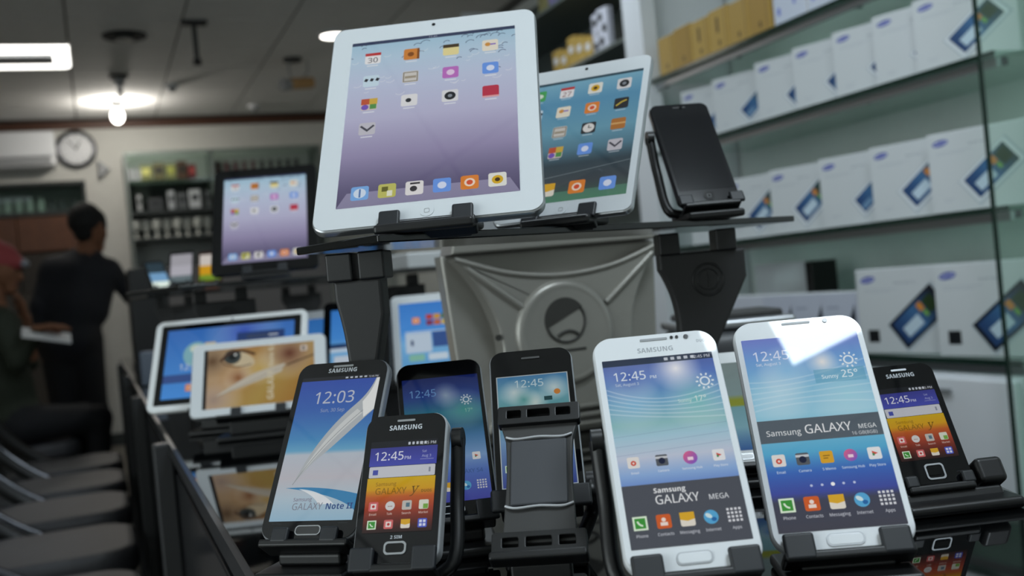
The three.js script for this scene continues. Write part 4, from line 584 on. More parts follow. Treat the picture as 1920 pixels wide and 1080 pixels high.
// ---------------------------------------------------------------- stands
// an easel under a device: ledge with two hooks, hourglass back plate, riser and base, optional curved side arms
function stand(o, surf, label, s = {}) {
  const { w, h, t, lean } = o, p = o.g.position, hb = p.y - surf, bw = Math.min(w * 0.9, s.maxW ?? 0.12);
  const g = thing(s.name || 'phone_stand', label, 'stand', [p.x, surf, p.z], rad(o.yaw), s.group);
  const Lm = new THREE.Matrix4().makeTranslation(0, hb, 0).multiply(new THREE.Matrix4().makeRotationX(rad(-lean)));
  const Lg = (geo) => geo.applyMatrix4(Lm);
  const sp = s.spread ?? w * 0.32, hw = s.hookW ?? 0.017;
  part(g, 'ledge', Lg(rbox(bw, 0.006, t + 0.011, 0.002, 0, -0.0035, -t / 2 + 0.0005)), M.blackPlastic);
  for (const k of [-1, 1]) part(g, 'hook', Lg(rbox(hw, s.hookH ?? 0.017, 0.0045, 0.002, k * sp, 0.0025, 0.0042)), M.hook);
  const top = h * (s.plate ?? 0.62), zb = -t - 0.003, a = bw * 0.42, n = bw * 0.3;
  const sh = new THREE.Shape(); sh.moveTo(-a, -0.004); sh.lineTo(a, -0.004); sh.lineTo(a, top * 0.12); sh.quadraticCurveTo(n, top * 0.35, n, top * 0.55); sh.quadraticCurveTo(n, top * 0.75, a, top * 0.85); sh.lineTo(a, top); sh.lineTo(-a, top); sh.lineTo(-a, top * 0.85); sh.quadraticCurveTo(-n, top * 0.75, -n, top * 0.55); sh.quadraticCurveTo(-n, top * 0.35, -a, top * 0.12); sh.lineTo(-a, -0.004);
  part(g, 'back_plate', Lg(slabOf(sh, 0.005, zb)), M.blackPlastic);
  const dz = -(t / 2) * Math.cos(rad(lean)), bd = s.baseD ?? 0.075, rise = Math.max(hb - 0.018, 0.004);
  part(g, 'base', rbox(bw, 0.008, bd, 0.003, 0, 0.0042, dz - bd * 0.18), M.blackPlastic);
  part(g, 'riser', rbox(bw * 0.72, rise, 0.012, 0.003, 0, 0.008 + rise / 2, dz - 0.004), M.blackPlastic);
  // rear prop from the plate down to the base
  const pm = V(0, top * 0.8, zb - 0.005).applyMatrix4(Lm);
  part(g, 'prop', tube([[0, pm.y, pm.z - 0.002], [0, pm.y * 0.55, pm.z - 0.004], [0, 0.008, dz - bd * 0.5]], 0.005, 12, 6), M.blackPlastic);
  for (const k of s.arms || []) {
    const kx = k * (w / 2 + 0.0045), kp = V(kx, h * (s.armAt ?? 0.58), -t / 2 - 0.008).applyMatrix4(Lm);
    part(g, 'knob', cyl(0.0078, 0.007, 18).rotateZ(Math.PI / 2).translate(kp.x, kp.y, kp.z), M.blackPlastic);
    part(g, 'arm', tube([[kp.x, kp.y, kp.z], [kp.x - k * 0.001, hb + (kp.y - hb) * 0.5, kp.z + 0.012], [kx * 0.96, hb * 0.7, dz - 0.022], [bw * 0.42 * k, 0.008, dz - 0.02]], 0.0052, 20, 8), M.blackPlastic);
  }
  return g;
}
const SH1 = 1.043, SH2 = 1.045, SH3 = 1.053;
stand(D.m58, COUNTER, 'black stand holding the white phone before the silver case', { arms: [-1], spread: 0.0285, hookW: 0.019, baseD: 0.07 });
stand(D.m63, COUNTER, 'black stand holding the largest white phone', { spread: 0.029, hookW: 0.019, baseD: 0.07 });
stand(D.n2, COUNTER, 'black stand under the quill phone', { arms: [], spread: 0.02, hookW: 0.014, hookH: 0.012, baseD: 0.07 });
stand(D.yd, COUNTER, 'black stand with side arm holding the small phone before the quill phone', { arms: [1], spread: 0.0215, hookW: 0.017, baseD: 0.06, armAt: 0.86 });
stand(D.s4, COUNTER, 'black stand under the dim blue-green phone', { arms: [], spread: 0.026, baseD: 0.065 });
stand(D.s4m, COUNTER, 'black stand under the cloudy sky phone', { arms: [1], spread: 0.027, baseD: 0.05, armAt: 0.15 });
stand(D.wp, COUNTER, 'black stand under the phone glimpsed between white phones', { baseD: 0.06 });
{ // far right stand with a broad clamp
  const g = stand(D.gy, COUNTER, 'black clamp stand holding the small phone at far right', { spread: 0.022, hookW: 0.01, hookH: 0.01, baseD: 0.07 });
  const lm = new THREE.Matrix4().makeTranslation(0, D.gy.hb - COUNTER, 0).multiply(new THREE.Matrix4().makeRotationX(rad(-32.5)));
  part(g, 'clamp_jaw', rbox(0.022, 0.02, 0.02, 0.004, 0.0415, 0.0065, -0.004).applyMatrix4(lm), M.blackPlastic);
  part(g, 'clamp_bar', rbox(0.086, 0.01, 0.012, 0.003, 0.004, -0.0095, -0.004).applyMatrix4(lm), M.blackPlastic);
  part(g, 'front_foot', rbox(0.09, 0.009, 0.03, 0.004, 0.008, 0.0047, 0.012), M.blackPlastic);
}
stand(D.pad, SH1 + 0.003, 'black stand with two hooks holding the largest white tablet', { name: 'tablet_stand', maxW: 0.078, spread: 0.029, hookW: 0.017, plate: 0.6, baseD: 0.07 });
stand(D.mini, SH1 + 0.003, 'black stand with two hooks holding the smaller white tablet', { name: 'tablet_stand', maxW: 0.066, spread: 0.027, hookW: 0.017, plate: 0.55, baseD: 0.06 });
stand(D.dark, SH1 + 0.003, 'black stand with curved side arm holding the switched-off phone', { arms: [-1], spread: 0.027, hookW: 0.015, hookH: 0.013, armAt: 0.74, baseD: 0.06 });
stand(D.bp, SH2 + 0.003, 'black stand under the black tablet on the rear rack', { name: 'tablet_stand', maxW: 0.08, spread: 0.03, baseD: 0.06 });
stand(D.n8, COUNTER, 'black stand with two hooks holding the eye tablet', { name: 'tablet_stand', maxW: 0.13, spread: 0.034, hookW: 0.016, baseD: 0.06 });
stand(D.n10, COUNTER, 'black stand under the blue landscape tablet', { name: 'tablet_stand', maxW: 0.12, spread: 0.04, baseD: 0.06 });
stand(D.tb, COUNTER, 'black stand under the black portrait tablet', { name: 'tablet_stand', maxW: 0.07, spread: 0.025, baseD: 0.06 });
stand(D.tw, COUNTER, 'black stand under the white portrait tablet', { name: 'tablet_stand', maxW: 0.07, spread: 0.025, baseD: 0.06 });
stand(D.n10b, COUNTER, 'black stand under the half hidden white tablet', { name: 'tablet_stand', maxW: 0.07, spread: 0.025, baseD: 0.06 });
for (const [k, l] of [['f1', 'black stand under the far pale grey phone'], ['f2', 'black stand under the far yellow phone'], ['f3', 'black stand under the far phone with painted glare']]) stand(D[k], SH3 + 0.003, l, { spread: 0.018, hookW: 0.008, baseD: 0.05, group: 'stands on the third rack' });

{ // empty cradle
  const g = thing('phone_cradle', 'empty black hourglass phone cradle in front of the cloudy sky phone', 'stand', [0.2498, COUNTER, -0.6368], rad(-28.5));
  const hb = 0.0255, Lm = new THREE.Matrix4().makeTranslation(0, hb, 0).multiply(new THREE.Matrix4().makeRotationX(rad(-40.8)));
  const L = (x) => x.applyMatrix4(Lm);
  const sh = new THREE.Shape(); sh.moveTo(-0.0245, 0.008); sh.lineTo(0.0245, 0.008); sh.lineTo(0.0235, 0.033); sh.quadraticCurveTo(0.0215, 0.06, 0.0235, 0.086); sh.lineTo(0.0275, 0.1); sh.lineTo(-0.0275, 0.1); sh.lineTo(-0.0235, 0.086); sh.quadraticCurveTo(-0.0215, 0.06, -0.0235, 0.033); sh.lineTo(-0.0245, 0.008);
  part(g, 'back_plate', L(slabOf(sh, 0.006, 0, 0.001)), M.greyPlastic);
  part(g, 'padded_face', L(rbox(0.039, 0.05, 0.003, 0.0014, 0, 0.0595, 0.0013)), std(0x3a3c41, 0.55));
  part(g, 'bar_backing', L(rbox(0.052, 0.012, 0.003, 0.001, 0, 0.105, -0.0045)), M.blackPlastic);
  part(g, 'bar_backing', L(rbox(0.056, 0.013, 0.003, 0.001, 0, 0.006, -0.006)), M.blackPlastic);
  const bar = (w, hh) => { const s = rrect(w, hh, 0.002); for (const [x, ww] of [[-w * 0.3, w * 0.17], [0, w * 0.27], [w * 0.3, w * 0.17]]) s.holes.push(new THREE.Path(rrect(ww, hh * 0.42, 0.0008, x, hh * 0.04).getPoints(3))); return s; };
  part(g, 'top_bar', L(slabOf(bar(0.058, 0.015), 0.008, 0.004, 0.0006).translate(0, 0.105, 0)), M.blackPlastic);
  part(g, 'bottom_bar', L(slabOf(bar(0.062, 0.016), 0.01, 0.005, 0.0006).translate(0, 0.006, 0)), M.blackPlastic);
  for (const y of [0.0335, 0.087]) part(g, 'chrome_line', L(tube([[-0.023, y + 0.0015, 0.001], [-0.017, y - 0.0008, 0.0018], [0, y, 0.002], [0.017, y - 0.0008, 0.0018], [0.023, y + 0.0015, 0.001]], 0.0009, 16, 6)), std(0xb4b6ba, 0.35, 0.2));
  part(g, 'front_lip', L(rbox(0.064, 0.006, 0.013, 0.002, 0, -0.004, 0.003)), M.blackPlastic);
  part(g, 'riser', rbox(0.04, 0.014, 0.01, 0.002, 0, 0.0125, -0.004), M.blackPlastic);
  part(g, 'base', rbox(0.056, 0.007, 0.044, 0.0025, 0, 0.0036, 0.004), M.blackPlastic);
}

// ---------------------------------------------------------------- racks
function legShape(H, wT) { // wide head, waist to one side, flared foot; y from 0 (counter) to H
  const s = new THREE.Shape(), W = wT;
  s.moveTo(-0.5 * W, H); s.lineTo(-0.5 * W, H - 0.016); s.quadraticCurveTo(-0.3 * W, H - 0.05, -0.34 * W, H - 0.09); s.quadraticCurveTo(-0.42 * W, H * 0.25, -0.62 * W, 0);
  s.lineTo(0.42 * W, 0); s.quadraticCurveTo(0.05 * W, H * 0.25, 0.06 * W, H - 0.105); s.lineTo(0.5 * W, H - 0.03); s.lineTo(0.5 * W, H); s.lineTo(-0.5 * W, H);
  return s;
}
function rack(o) {
  const g = thing('display_rack', o.label, 'rack', [o.x, COUNTER, o.z], o.yaw, 'black display racks');
  const H = o.y - COUNTER - 0.006, gap = 0.022;
  part(g, 'shelf', rbox(o.w, 0.0065, o.d, 0.0015, o.w / 2, o.y - COUNTER - 0.0002, -o.d / 2), M.blackGloss);
  for (const [lx, lz, turn, nar = 1] of o.legs) {
    const lw = o.lw * nar;
    const m = new THREE.Matrix4().makeTranslation(lx, 0, lz).multiply(new THREE.Matrix4().makeRotationY(turn));
    const leg = part(g, 'leg', slabOf(legShape(H - gap, lw), 0.022, 0.011, 0.003, 10).applyMatrix4(m), std(0x202021, 0.5));
    const em = merge(new THREE.TorusGeometry(0.0165, 0.0012, 6, 32).translate(0.004, H - gap - 0.03, 0.0112), new THREE.TorusGeometry(0.011, 0.0008, 6, 32).translate(0.004, H - gap - 0.03, 0.0112), box(0.0012, 0.016, 0.001, 0.004, H - gap - 0.03, 0.0112)).applyMatrix4(m);
    if (nar === 1) part(leg, 'emblem', em, std(0x151516, 0.4));
    for (const k of [-0.42, 0.24]) part(g, 'shelf_bracket', rbox(0.022, gap + 0.001, 0.03, 0.002, k * lw + 0.004, H - gap / 2 - 0.0006, 0).applyMatrix4(m), M.blackPlastic);
  }
  return g;
}
const t1 = rad(22);
rack({ label: 'front black display rack carrying the white tablets above the phones', x: 0.2, z: -0.78, y: SH1, yaw: t1, w: 0.575, d: 0.115, lw: 0.092, legs: [[0.03, -0.07, -t1 - 0.5, 0.44], [0.448, -0.04, -t1 - 0.3, 1]] });
rack({ label: 'second black display rack carrying the black tablet', x: 0.13, z: -1.86, y: SH2, yaw: rad(24), w: 0.72, d: 0.2, lw: 0.11, legs: [[0.14, -0.1, -0.5], [0.55, -0.1, -0.5]] });
rack({ label: 'third black display rack farthest away carrying three small phones', x: 0.12, z: -2.84, y: SH3, yaw: rad(12), w: 0.6, d: 0.2, lw: 0.11, legs: [[0.1, -0.1, -0.3], [0.45, -0.1, -0.3]] });
solo('white_charger_box', 'small white box lying on the second rack under the largest tablet', 'box', rbox(0.115, 0.032, 0.08, 0.004, 0, 0.016, 0), M.whitePlastic, [0.632, SH2 + 0.0035, -2.13], 0.3);
solo('black_display_tower', 'black upright display case on the counter near standing man', 'display case', merge(rbox(0.15, 0.4, 0.3, 0.01, 0, 0.2, 0), box(0.16, 0.02, 0.31, 0, 0.01, 0)), M.blackPlastic, [0.2, COUNTER + 0.001, -4.7]);
solo('black_carton', 'black carton standing behind the third rack', 'box', rbox(0.2, 0.17, 0.12, 0.006, 0, 0.086, 0), M.blackPlastic, [0.33, COUNTER + 0.001, -3.28]);
solo('orange_packet', 'small orange packet under the third rack', 'packet', rbox(0.035, 0.06, 0.02, 0.004, 0, 0.03, 0), std(0xb8571c, 0.5), [0.262, COUNTER + 0.14, -2.68]);
solo('dark_carton', 'low dark carton between the second and third rack', 'box', rbox(0.22, 0.138, 0.14, 0.005, 0, 0.07, 0), std(0x1c1d20, 0.5), [0.32, COUNTER + 0.001, -2.66]);
solo('small_silver_phone_box', 'small grey blue box on counter edge left of the blue tablet', 'box', rbox(0.07, 0.1, 0.04, 0.006, 0, 0.05, 0), std(0x566274, 0.4), [0.14, COUNTER + 0.001, -3.3], -0.3);

// ---------------------------------------------------------------- silver case behind the front rack
{
  const g = thing('silver_case', 'silver moulded case with raised disc and dark round emblem', 'case', [0.549, COUNTER, -1.236]);
  const silverPaint = std(0x93918b, 0.34, 0.35);
  const H = 0.241, wt = 0.3, wb = 0.268, yb = 0.0006;
  const S = (x0, x1, y0, y1) => new THREE.Shape([new THREE.Vector2(-x0, y0), new THREE.Vector2(x0, y0), new THREE.Vector2(x1, y1), new THREE.Vector2(-x1, y1)]);
  part(g, 'body', slabOf(S(wb / 2, wt / 2, yb, H), 0.03, -0.022, 0.004), silverPaint);
  part(g, 'rear_housing', slabOf(S(wb / 2 - 0.05, wt / 2 - 0.06, yb, H - 0.02), 0.09, -0.0525, 0.004), silverPaint);
  part(g, 'lid', slabOf(S(wt / 2 - 0.006, wt / 2 - 0.012, H + 0.0005, H + 0.022), 0.05, 0.004, 0.003), silverPaint);
  // concave star panel
  const st = new THREE.Shape(), xT = 0.142, xB = 0.127, y1 = H - 0.006, y0 = 0.012;
  st.moveTo(-xT, y1); st.quadraticCurveTo(0, y1 - 0.062, xT, y1); st.quadraticCurveTo(0.045, (y0 + y1) / 2, xB, y0); st.quadraticCurveTo(0, y0 + 0.05, -xB, y0); st.quadraticCurveTo(-0.045, (y0 + y1) / 2, -xT, y1);
  part(g, 'star_panel', slabOf(st, 0.032, 0.0085, 0.004, 20), silverPaint);
  const top = [[-xT, y1, 0.0075], [-xT * 0.5, y1 - 0.0225, 0.0085], [0, y1 - 0.03, 0.0085], [xT * 0.5, y1 - 0.0225, 0.0085], [xT, y1, 0.0075]];
  part(g, 'rib', tube(top, 0.0034, 28), silverPaint);
  for (const k of [-1, 1]) part(g, 'rib', tube([[k * 0.128, y1 - 0.012, 0.008], [k * 0.09, y1 - 0.042, 0.0095], [k * 0.055, y1 - 0.07, 0.009]], 0.0042, 14), silverPaint);
  const cy = 0.132;
  part(g, 'disc', new THREE.LatheGeometry([[0.001, 0.011], [0.0545, 0.011], [0.057, 0.0125], [0.062, 0.0125], [0.066, 0.009], [0.0675, 0.003]].map((p) => new THREE.Vector2(...p)), 48).rotateX(Math.PI / 2).translate(-0.006, cy, 0.003), silverPaint);
  const e = new THREE.Shape(); e.absarc(0, 0, 0.0285, 0.55, 3.45, false); e.quadraticCurveTo(-0.006, 0.001, 0.0243, 0.0149);
  const dark = std(0x33322f, 0.5);
  part(g, 'emblem', merge(slabOf(e, 0.0012, 0.0152).translate(-0.006, cy + 0.016, 0), new THREE.TorusGeometry(0.0265, 0.0018, 6, 32, 3.6).rotateZ(3.3).translate(-0.006, cy + 0.015, 0.0147), new THREE.TorusGeometry(0.02, 0.0022, 6, 20, 1.5).rotateZ(0.8).translate(-0.004, cy - 0.018, 0.0147)), dark);
  part(g, 'caption', box(0.05, 0.0035, 0.0008, -0.006, cy - 0.022, 0.0143), dark);
  for (const [x, y] of [[0.128, y1 - 0.014], [-0.095, 0.135]]) part(g, 'screw', cyl(0.004, 0.002, 14).rotateX(Math.PI / 2).translate(x, y, 0.0085), dark);
  for (let i = 0; i < 3; i++) part(g, 'vent_bar', rbox(0.22, 0.006, 0.006, 0.002, 0, 0.016 + i * 0.011, 0.0125), silverPaint);
}
{ // dark machine beside it
  const g = thing('receipt_printer', 'dark rounded machine with silver band beside the silver case', 'printer', [0.9, COUNTER + 0.0005, -1.42], -0.35);
  part(g, 'body', rbox(0.19, 0.105, 0.16, 0.03, 0, 0.0525, 0, 4), std(0x4a4c50, 0.4)); part(g, 'silver_band', rbox(0.18, 0.014, 0.15, 0.006, 0, 0.109, 0), M.silver); part(g, 'lid', rbox(0.15, 0.012, 0.12, 0.005, 0, 0.12, 0), M.greyPlastic);
}

// ---------------------------------------------------------------- chairs
const seatMat = std(0xffffff, 0.5, 0, { map: noiseTex(128, [58, 58, 62], [76, 76, 80], 2) });
function chair(label, x, z, turn = 0) {
  const g = thing('waiting_chair', label, 'chair', [x, 0, z], turn, 'chairs along the counter');
  part(g, 'seat', slabOf(rrect(0.42, 0.43, 0.11), 0.07, 0, 0.022, 8).rotateX(-Math.PI / 2).translate(0, 0.4525, 0), seatMat);
  part(g, 'seat_pan', slabOf(rrect(0.4, 0.41, 0.1), 0.05, 0, 0, 8).rotateX(-Math.PI / 2).translate(0, 0.382, 0), M.blackPlastic);
  part(g, 'backrest', rbox(0.04, 0.3, 0.4, 0.018, 0, 0, 0, 3).rotateZ(0.2).translate(-0.29, 0.78, 0), M.blackCloth);
  for (const s of [-1, 1]) {
    part(g, 'back_upright', tube([[-0.345, 0.95, s * 0.2], [-0.31, 0.8, s * 0.215], [-0.25, 0.6, s * 0.225], [-0.13, 0.47, s * 0.232], [0.02, 0.372, s * 0.225]], 0.021, 20), s > 0 ? M.darkChrome : M.blackPlastic);
    part(g, 'leg', tube([[0.17, 0.335, s * 0.17], [0.185, 0.2, s * 0.18], [0.2, 0.004, s * 0.19]], 0.012, 10), M.chrome);
    part(g, 'leg', tube([[-0.17, 0.335, s * 0.17], [-0.2, 0.2, s * 0.18], [-0.23, 0.004, s * 0.19]], 0.012, 10), M.chrome);
  }
  part(g, 'stretcher', tube([[0.178, 0.24, -0.178], [0.178, 0.24, 0.178]], 0.008, 4), M.chrome);
  part(g, 'seat_bolt', cyl(0.02, 0.014).rotateX(Math.PI / 2).translate(-0.05, 0.39, 0.236), M.chrome);
  return g;
}
[['nearest', -2.35], ['second', -2.93], ['third', -3.52], ['fourth', -4.08], ['fifth', -4.63]].forEach(([n, z], i) => chair(`black padded chrome chair at counter side, ${n}${i ? ' from the camera' : ' the camera'}`.replace('nearest the', 'nearest to the'), -0.165, z));
chair('black padded chrome chair the capped person sits on', -0.365, -5.63, 0.3);

// ---------------------------------------------------------------- people
function sdf(bones, c, half, res) { // bones: [a, b, ra, rb, colour, k, squash]
  const mc = new MarchingCubes(res, new THREE.MeshBasicMaterial(), false, false, 200000);
  mc.isolation = 0; mc.reset();
  const N = mc.size, hs = mc.halfsize;
  const B = bones.map(([a, b, ra, rb, col, k = 0.03]) => { const d = [b[0] - a[0], b[1] - a[1], b[2] - a[2]]; return { a, d, l2: d[0] ** 2 + d[1] ** 2 + d[2] ** 2 || 1e-9, ra, rb, col, k }; });
  const dist = (p, q) => { const x = p[0] - q.a[0], y = p[1] - q.a[1], z = p[2] - q.a[2]; let t = (x * q.d[0] + y * q.d[1] + z * q.d[2]) / q.l2; t = t < 0 ? 0 : t > 1 ? 1 : t; return Math.hypot(x - q.d[0] * t, y - q.d[1] * t, z - q.d[2] * t) - (q.ra + (q.rb - q.ra) * t); };
  const f = (p) => { let d = 9; for (const q of B) { const e = dist(p, q), h = Math.max(q.k - Math.abs(d - e), 0) / q.k; d = Math.min(d, e) - h * h * q.k * 0.25; } return d; };
  const cell = half / hs;
  for (let k = 0; k < N; k++) for (let j = 0; j < N; j++) for (let i = 0; i < N; i++)
    mc.field[i + j * N + k * N * N] = -f([c[0] + (i - hs) * cell, c[1] + (j - hs) * cell, c[2] + (k - hs) * cell]);
  mc.update();
  const n = mc.count ?? mc.geometry.drawRange.count, P = new Float32Array(n * 3), Nn = new Float32Array(n * 3), C = new Float32Array(n * 3);
  for (let i = 0; i < n; i++) {
    const p = [0, 1, 2].map((a) => c[a] + mc.positionArray[3 * i + a] * half);
    let best = 9, col = B[0].col; for (const q of B) { const e = dist(p, q); if (e < best) { best = e; col = q.col; } }
    const kk = new THREE.Color(col);
    for (let a = 0; a < 3; a++) P[3 * i + a] = p[a];
    const h = 0.002, g = [0, 1, 2].map((a) => { const u = p.slice(), v = p.slice(); u[a] += h; v[a] -= h; return f(u) - f(v); }), L = Math.hypot(...g) || 1;
    for (let a = 0; a < 3; a++) Nn[3 * i + a] = g[a] / L;
    C[3 * i] = kk.r; C[3 * i + 1] = kk.g; C[3 * i + 2] = kk.b;
  }
  const g = new THREE.BufferGeometry();
  g.setAttribute('position', new THREE.BufferAttribute(P, 3)); g.setAttribute('normal', new THREE.BufferAttribute(Nn, 3)); g.setAttribute('color', new THREE.BufferAttribute(C, 3));
  return g;
}
const SKIN = 0x7a5038, HAIR = 0x0b0a0a;
function headBones(p, face, up = [0, 1, 0], skin = SKIN) { // p: centre of skull, face: unit vector in the facing direction
  const f = V(...face).normalize(), u = V(...up).normalize(), r = V().crossVectors(u, f).normalize();
  const at = (x, y, z) => V(...p).addScaledVector(r, x).addScaledVector(u, y).addScaledVector(f, z).toArray();
  const b = [[at(0, 0.03, -0.02), at(0, 0.0, 0.015), 0.088, 0.08, skin], [at(0, -0.04, 0.03), at(0, -0.085, 0.05), 0.062, 0.035, skin], [at(0, 0.0, 0.085), at(0, -0.035, 0.1), 0.01, 0.015, skin, 0.02], [at(-0.02, -0.07, 0.082), at(0.02, -0.07, 0.082), 0.008, 0.008, 0x5c3028, 0.008]];
  for (const s of [-1, 1]) b.push([at(s * 0.08, 0.015, -0.005), at(s * 0.082, -0.03, 0.0), 0.012, 0.009, skin, 0.012], [at(s * 0.032, 0.005, 0.083), at(s * 0.033, 0.005, 0.084), 0.0095, 0.0095, 0x0c0808, 0.004], [at(s * 0.018, 0.025, 0.086), at(s * 0.048, 0.026, 0.076), 0.005, 0.004, HAIR, 0.006]);
  return { b, at };
}
function handBones(p, dir, up, side, curl, col = SKIN) { // palm at p, fingers along dir, back of the hand along up
  const d = V(...dir).normalize(), r = V().crossVectors(d, V(...up)).normalize(), n = V().crossVectors(r, d).normalize();
  const at = (x, y, z) => V(...p).addScaledVector(r, x).addScaledVector(d, y).addScaledVector(n, z).toArray(), b = [];
  for (let i = 0; i < 4; i++) { const x = -0.03 + i * 0.02, l = [0.036, 0.042, 0.039, 0.03][i]; b.push([at(x * 0.6, -0.045, 0), at(x, 0.03, 0), 0.014, 0.012, col, 0.012]); b.push([at(x, 0.03, 0), at(x * 1.05, 0.03 + l, -l * curl * 0.5), 0.0098, 0.009, col, 0.005], [at(x * 1.05, 0.03 + l, -l * curl * 0.5), at(x * 1.08, 0.03 + l * 1.75, -l * curl * 1.7), 0.009, 0.0075, col, 0.004]); }
  b.push([at(side * 0.02, -0.03, -0.005), at(side * 0.045, 0.005, -0.016), 0.014, 0.011, col, 0.008], [at(side * 0.045, 0.005, -0.016), at(side * 0.05, 0.038, -0.026), 0.0105, 0.0085, col, 0.004]);
  return b;
}
const bodyMat = () => new THREE.MeshStandardMaterial({ vertexColors: true, roughness: 0.8 });
{ // standing man, back to the camera
  const S = 0x10121a, P = 0x0c0d12, z0 = -6.45, W = (x, y, z) => [x, y, z0 + z];
  const g = thing('person', 'standing person in dark clothes leaning on the far counter end, back to camera', 'person', [-0.13, 0, z0]);
  const hd = headBones(W(0.0, 1.525, -0.03), [0.62, -0.38, -0.68]);
  const bones = [
    [W(-0.16, 0.93, 0), W(-0.12, 1.1, -0.01), 0.14, 0.135, S, 0.05], [W(-0.12, 1.1, -0.01), W(-0.08, 1.27, -0.03), 0.135, 0.13, S, 0.05], [W(-0.235, 1.08, -0.01), W(-0.19, 1.27, -0.02), 0.075, 0.09, S, 0.05], [W(-0.01, 1.06, -0.01), W(0.03, 1.25, -0.03), 0.075, 0.09, S, 0.05],
    [W(-0.2, 1.325, -0.03), W(0.075, 1.29, -0.04), 0.065, 0.065, S, 0.06], [W(-0.05, 1.34, -0.035), W(-0.015, 1.45, -0.03), 0.062, 0.052, SKIN, 0.03], [W(-0.085, 1.36, -0.03), W(0.0, 1.355, -0.035), 0.06, 0.06, S, 0.03],
    [W(-0.22, 1.315, -0.03), W(-0.295, 1.12, 0.02), 0.058, 0.047, S, 0.03], [W(-0.295, 1.12, 0.02), W(-0.3, 0.9, 0.0), 0.045, 0.034, S, 0.02],
    [W(0.09, 1.285, -0.04), W(0.19, 1.13, -0.1), 0.058, 0.045, S, 0.03], [W(0.19, 1.13, -0.1), W(0.2, 1.16, -0.3), 0.044, 0.033, S, 0.02],
    [W(-0.22, 0.9, 0), W(-0.22, 0.5, -0.03), 0.1, 0.068, P, 0.05], [W(-0.22, 0.5, -0.03), W(-0.225, 0.09, 0.02), 0.066, 0.045, P, 0.03], [W(-0.08, 0.9, 0), W(-0.06, 0.5, -0.02), 0.1, 0.068, P, 0.05], [W(-0.06, 0.5, -0.02), W(-0.06, 0.09, 0.03), 0.066, 0.045, P, 0.03],
    [W(-0.225, 0.06, 0.02), W(-0.235, 0.045, -0.16), 0.052, 0.042, 0x08080a, 0.02], [W(-0.06, 0.06, 0.03), W(-0.05, 0.045, -0.15), 0.052, 0.042, 0x08080a, 0.02],
  ];
  const geo = mergeGeometries([
    sdf(bones, [-0.06, 0.83, z0 - 0.05], 0.9, 120),
    sdf(hd.b, [0.0, 1.51, z0 - 0.03], 0.16, 60),
    sdf(handBones(W(-0.3, 0.845, -0.005), [0.05, -1, -0.15], [-1, 0, 0], 1, 0.5), [-0.3, 0.81, z0 - 0.01], 0.13, 56),
    sdf(handBones(W(0.2, 1.165, -0.35), [0.1, -0.1, -1], [0, 1, 0], -1, 0.5), [0.2, 1.15, z0 - 0.38], 0.14, 56),
  ]).translate(0.13, 0, -z0);
  const b = part(g, 'body', geo, bodyMat());
  const hr = [[hd.at(0, 0.05, -0.03), hd.at(0, 0.035, 0.02), 0.094, 0.082, HAIR], [hd.at(0, 0.0, -0.045), hd.at(0, -0.035, -0.05), 0.075, 0.055, HAIR], [hd.at(-0.03, 0.085, 0.04), hd.at(0.03, 0.085, 0.05), 0.035, 0.035, HAIR]];
  part(g, 'hair', sdf(hr, [0, 1.54, z0 - 0.03], 0.17, 44).translate(0.13, 0, -z0), bodyMat());
}
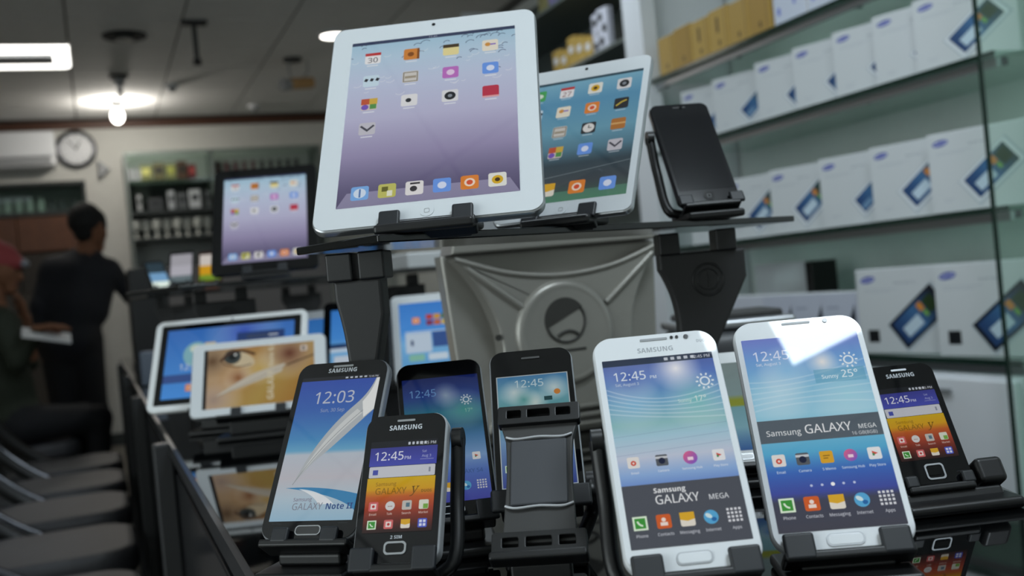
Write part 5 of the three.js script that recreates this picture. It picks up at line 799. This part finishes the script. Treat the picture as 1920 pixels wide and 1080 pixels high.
{ // seated person with cap at the left edge
  const S = 0x2a3024, P = 0x121318, z0 = -5.6, X0 = -0.46, W = (x, y, z) => [X0 + x, y, z0 + z];
  const g = thing('person', 'seated person in olive shirt and cap holding out white paper', 'person', [X0, 0, z0], 0.3);
  const hd = headBones(W(0.03, 1.3, 0.03), [0.9, -0.2, 0.35]);
  const bones = [
    [W(0.04, 0.56, 0), W(0.0, 0.75, 0), 0.14, 0.135, S, 0.05], [W(0.0, 0.75, 0), W(-0.01, 1.0, 0), 0.135, 0.13, S, 0.05], [W(-0.01, 1.02, -0.12), W(-0.01, 1.02, 0.12), 0.085, 0.085, S, 0.06], [W(0.0, 1.08, 0), W(0.015, 1.22, 0.02), 0.058, 0.05, SKIN, 0.03],
    [W(0.06, 0.55, -0.1), W(0.4, 0.53, -0.11), 0.088, 0.066, P, 0.05], [W(0.4, 0.53, -0.11), W(0.38, 0.09, -0.12), 0.062, 0.045, P, 0.03], [W(0.06, 0.55, 0.1), W(0.4, 0.53, 0.11), 0.088, 0.066, P, 0.05], [W(0.4, 0.53, 0.11), W(0.38, 0.09, 0.12), 0.062, 0.045, P, 0.03],
    [W(0.36, 0.05, -0.12), W(0.43, 0.045, -0.12), 0.048, 0.04, 0x08080a, 0.02], [W(0.36, 0.05, 0.12), W(0.43, 0.045, 0.12), 0.048, 0.04, 0x08080a, 0.02],
    [W(0.0, 1.03, 0.16), W(0.03, 0.86, 0.24), 0.06, 0.05, S, 0.03], [W(0.03, 0.86, 0.24), W(0.11, 0.975, 0.3), 0.044, 0.033, S, 0.02], [W(0.0, 1.03, -0.16), W(0.17, 0.84, -0.14), 0.06, 0.05, S, 0.03], [W(0.17, 0.84, -0.14), W(0.14, 1.05, -0.02), 0.046, 0.034, SKIN, 0.02],
  ];
  const geo = mergeGeometries([
    sdf(bones, [X0 + 0.1, 0.66, z0], 0.72, 100), sdf(hd.b, [X0 + 0.03, 1.285, z0 + 0.03], 0.16, 56),
    sdf(handBones(W(0.137, 1.1, 0.0), [-0.15, 1, 0.2], [1, 0, 0.1], 1, 0.8), [X0 + 0.12, 1.13, z0], 0.13, 52),
    sdf(handBones(W(0.145, 1.0, 0.325), [0.7, 0.05, 0.6], [0.1, 1, 0], -1, 0.35), [X0 + 0.17, 0.99, z0 + 0.35], 0.13, 52),
  ]).translate(-X0, 0, -z0);
  part(g, 'body', geo, bodyMat());
  const hr = [[hd.at(0, 0.05, -0.03), hd.at(0, 0.04, 0.02), 0.095, 0.083, 0x8f3a3c], [hd.at(-0.03, 0.035, 0.09), hd.at(0.03, 0.035, 0.09), 0.03, 0.03, 0x8f3a3c], [hd.at(-0.04, 0.035, 0.13), hd.at(0.04, 0.035, 0.13), 0.014, 0.014, 0x8a8c94], [hd.at(-0.085, 0.04, -0.02), hd.at(0.085, 0.04, -0.02), 0.03, 0.03, 0x27356e]];
  part(g, 'cap', sdf(hr, [X0 + 0.03, 1.33, z0 + 0.03], 0.19, 44).translate(-X0, 0, -z0), bodyMat(), 'red and blue cap');
}
solo('white_paper', 'sheet of white paper held out by the seated person in cap', 'paper', rbox(0.21, 0.005, 0.15, 0.002).rotateX(0.3).rotateZ(-0.24), std(0xdcdcdc, 0.6), [-0.225, 0.962, -5.31], 0.1);
renderer.render(scene, camera);
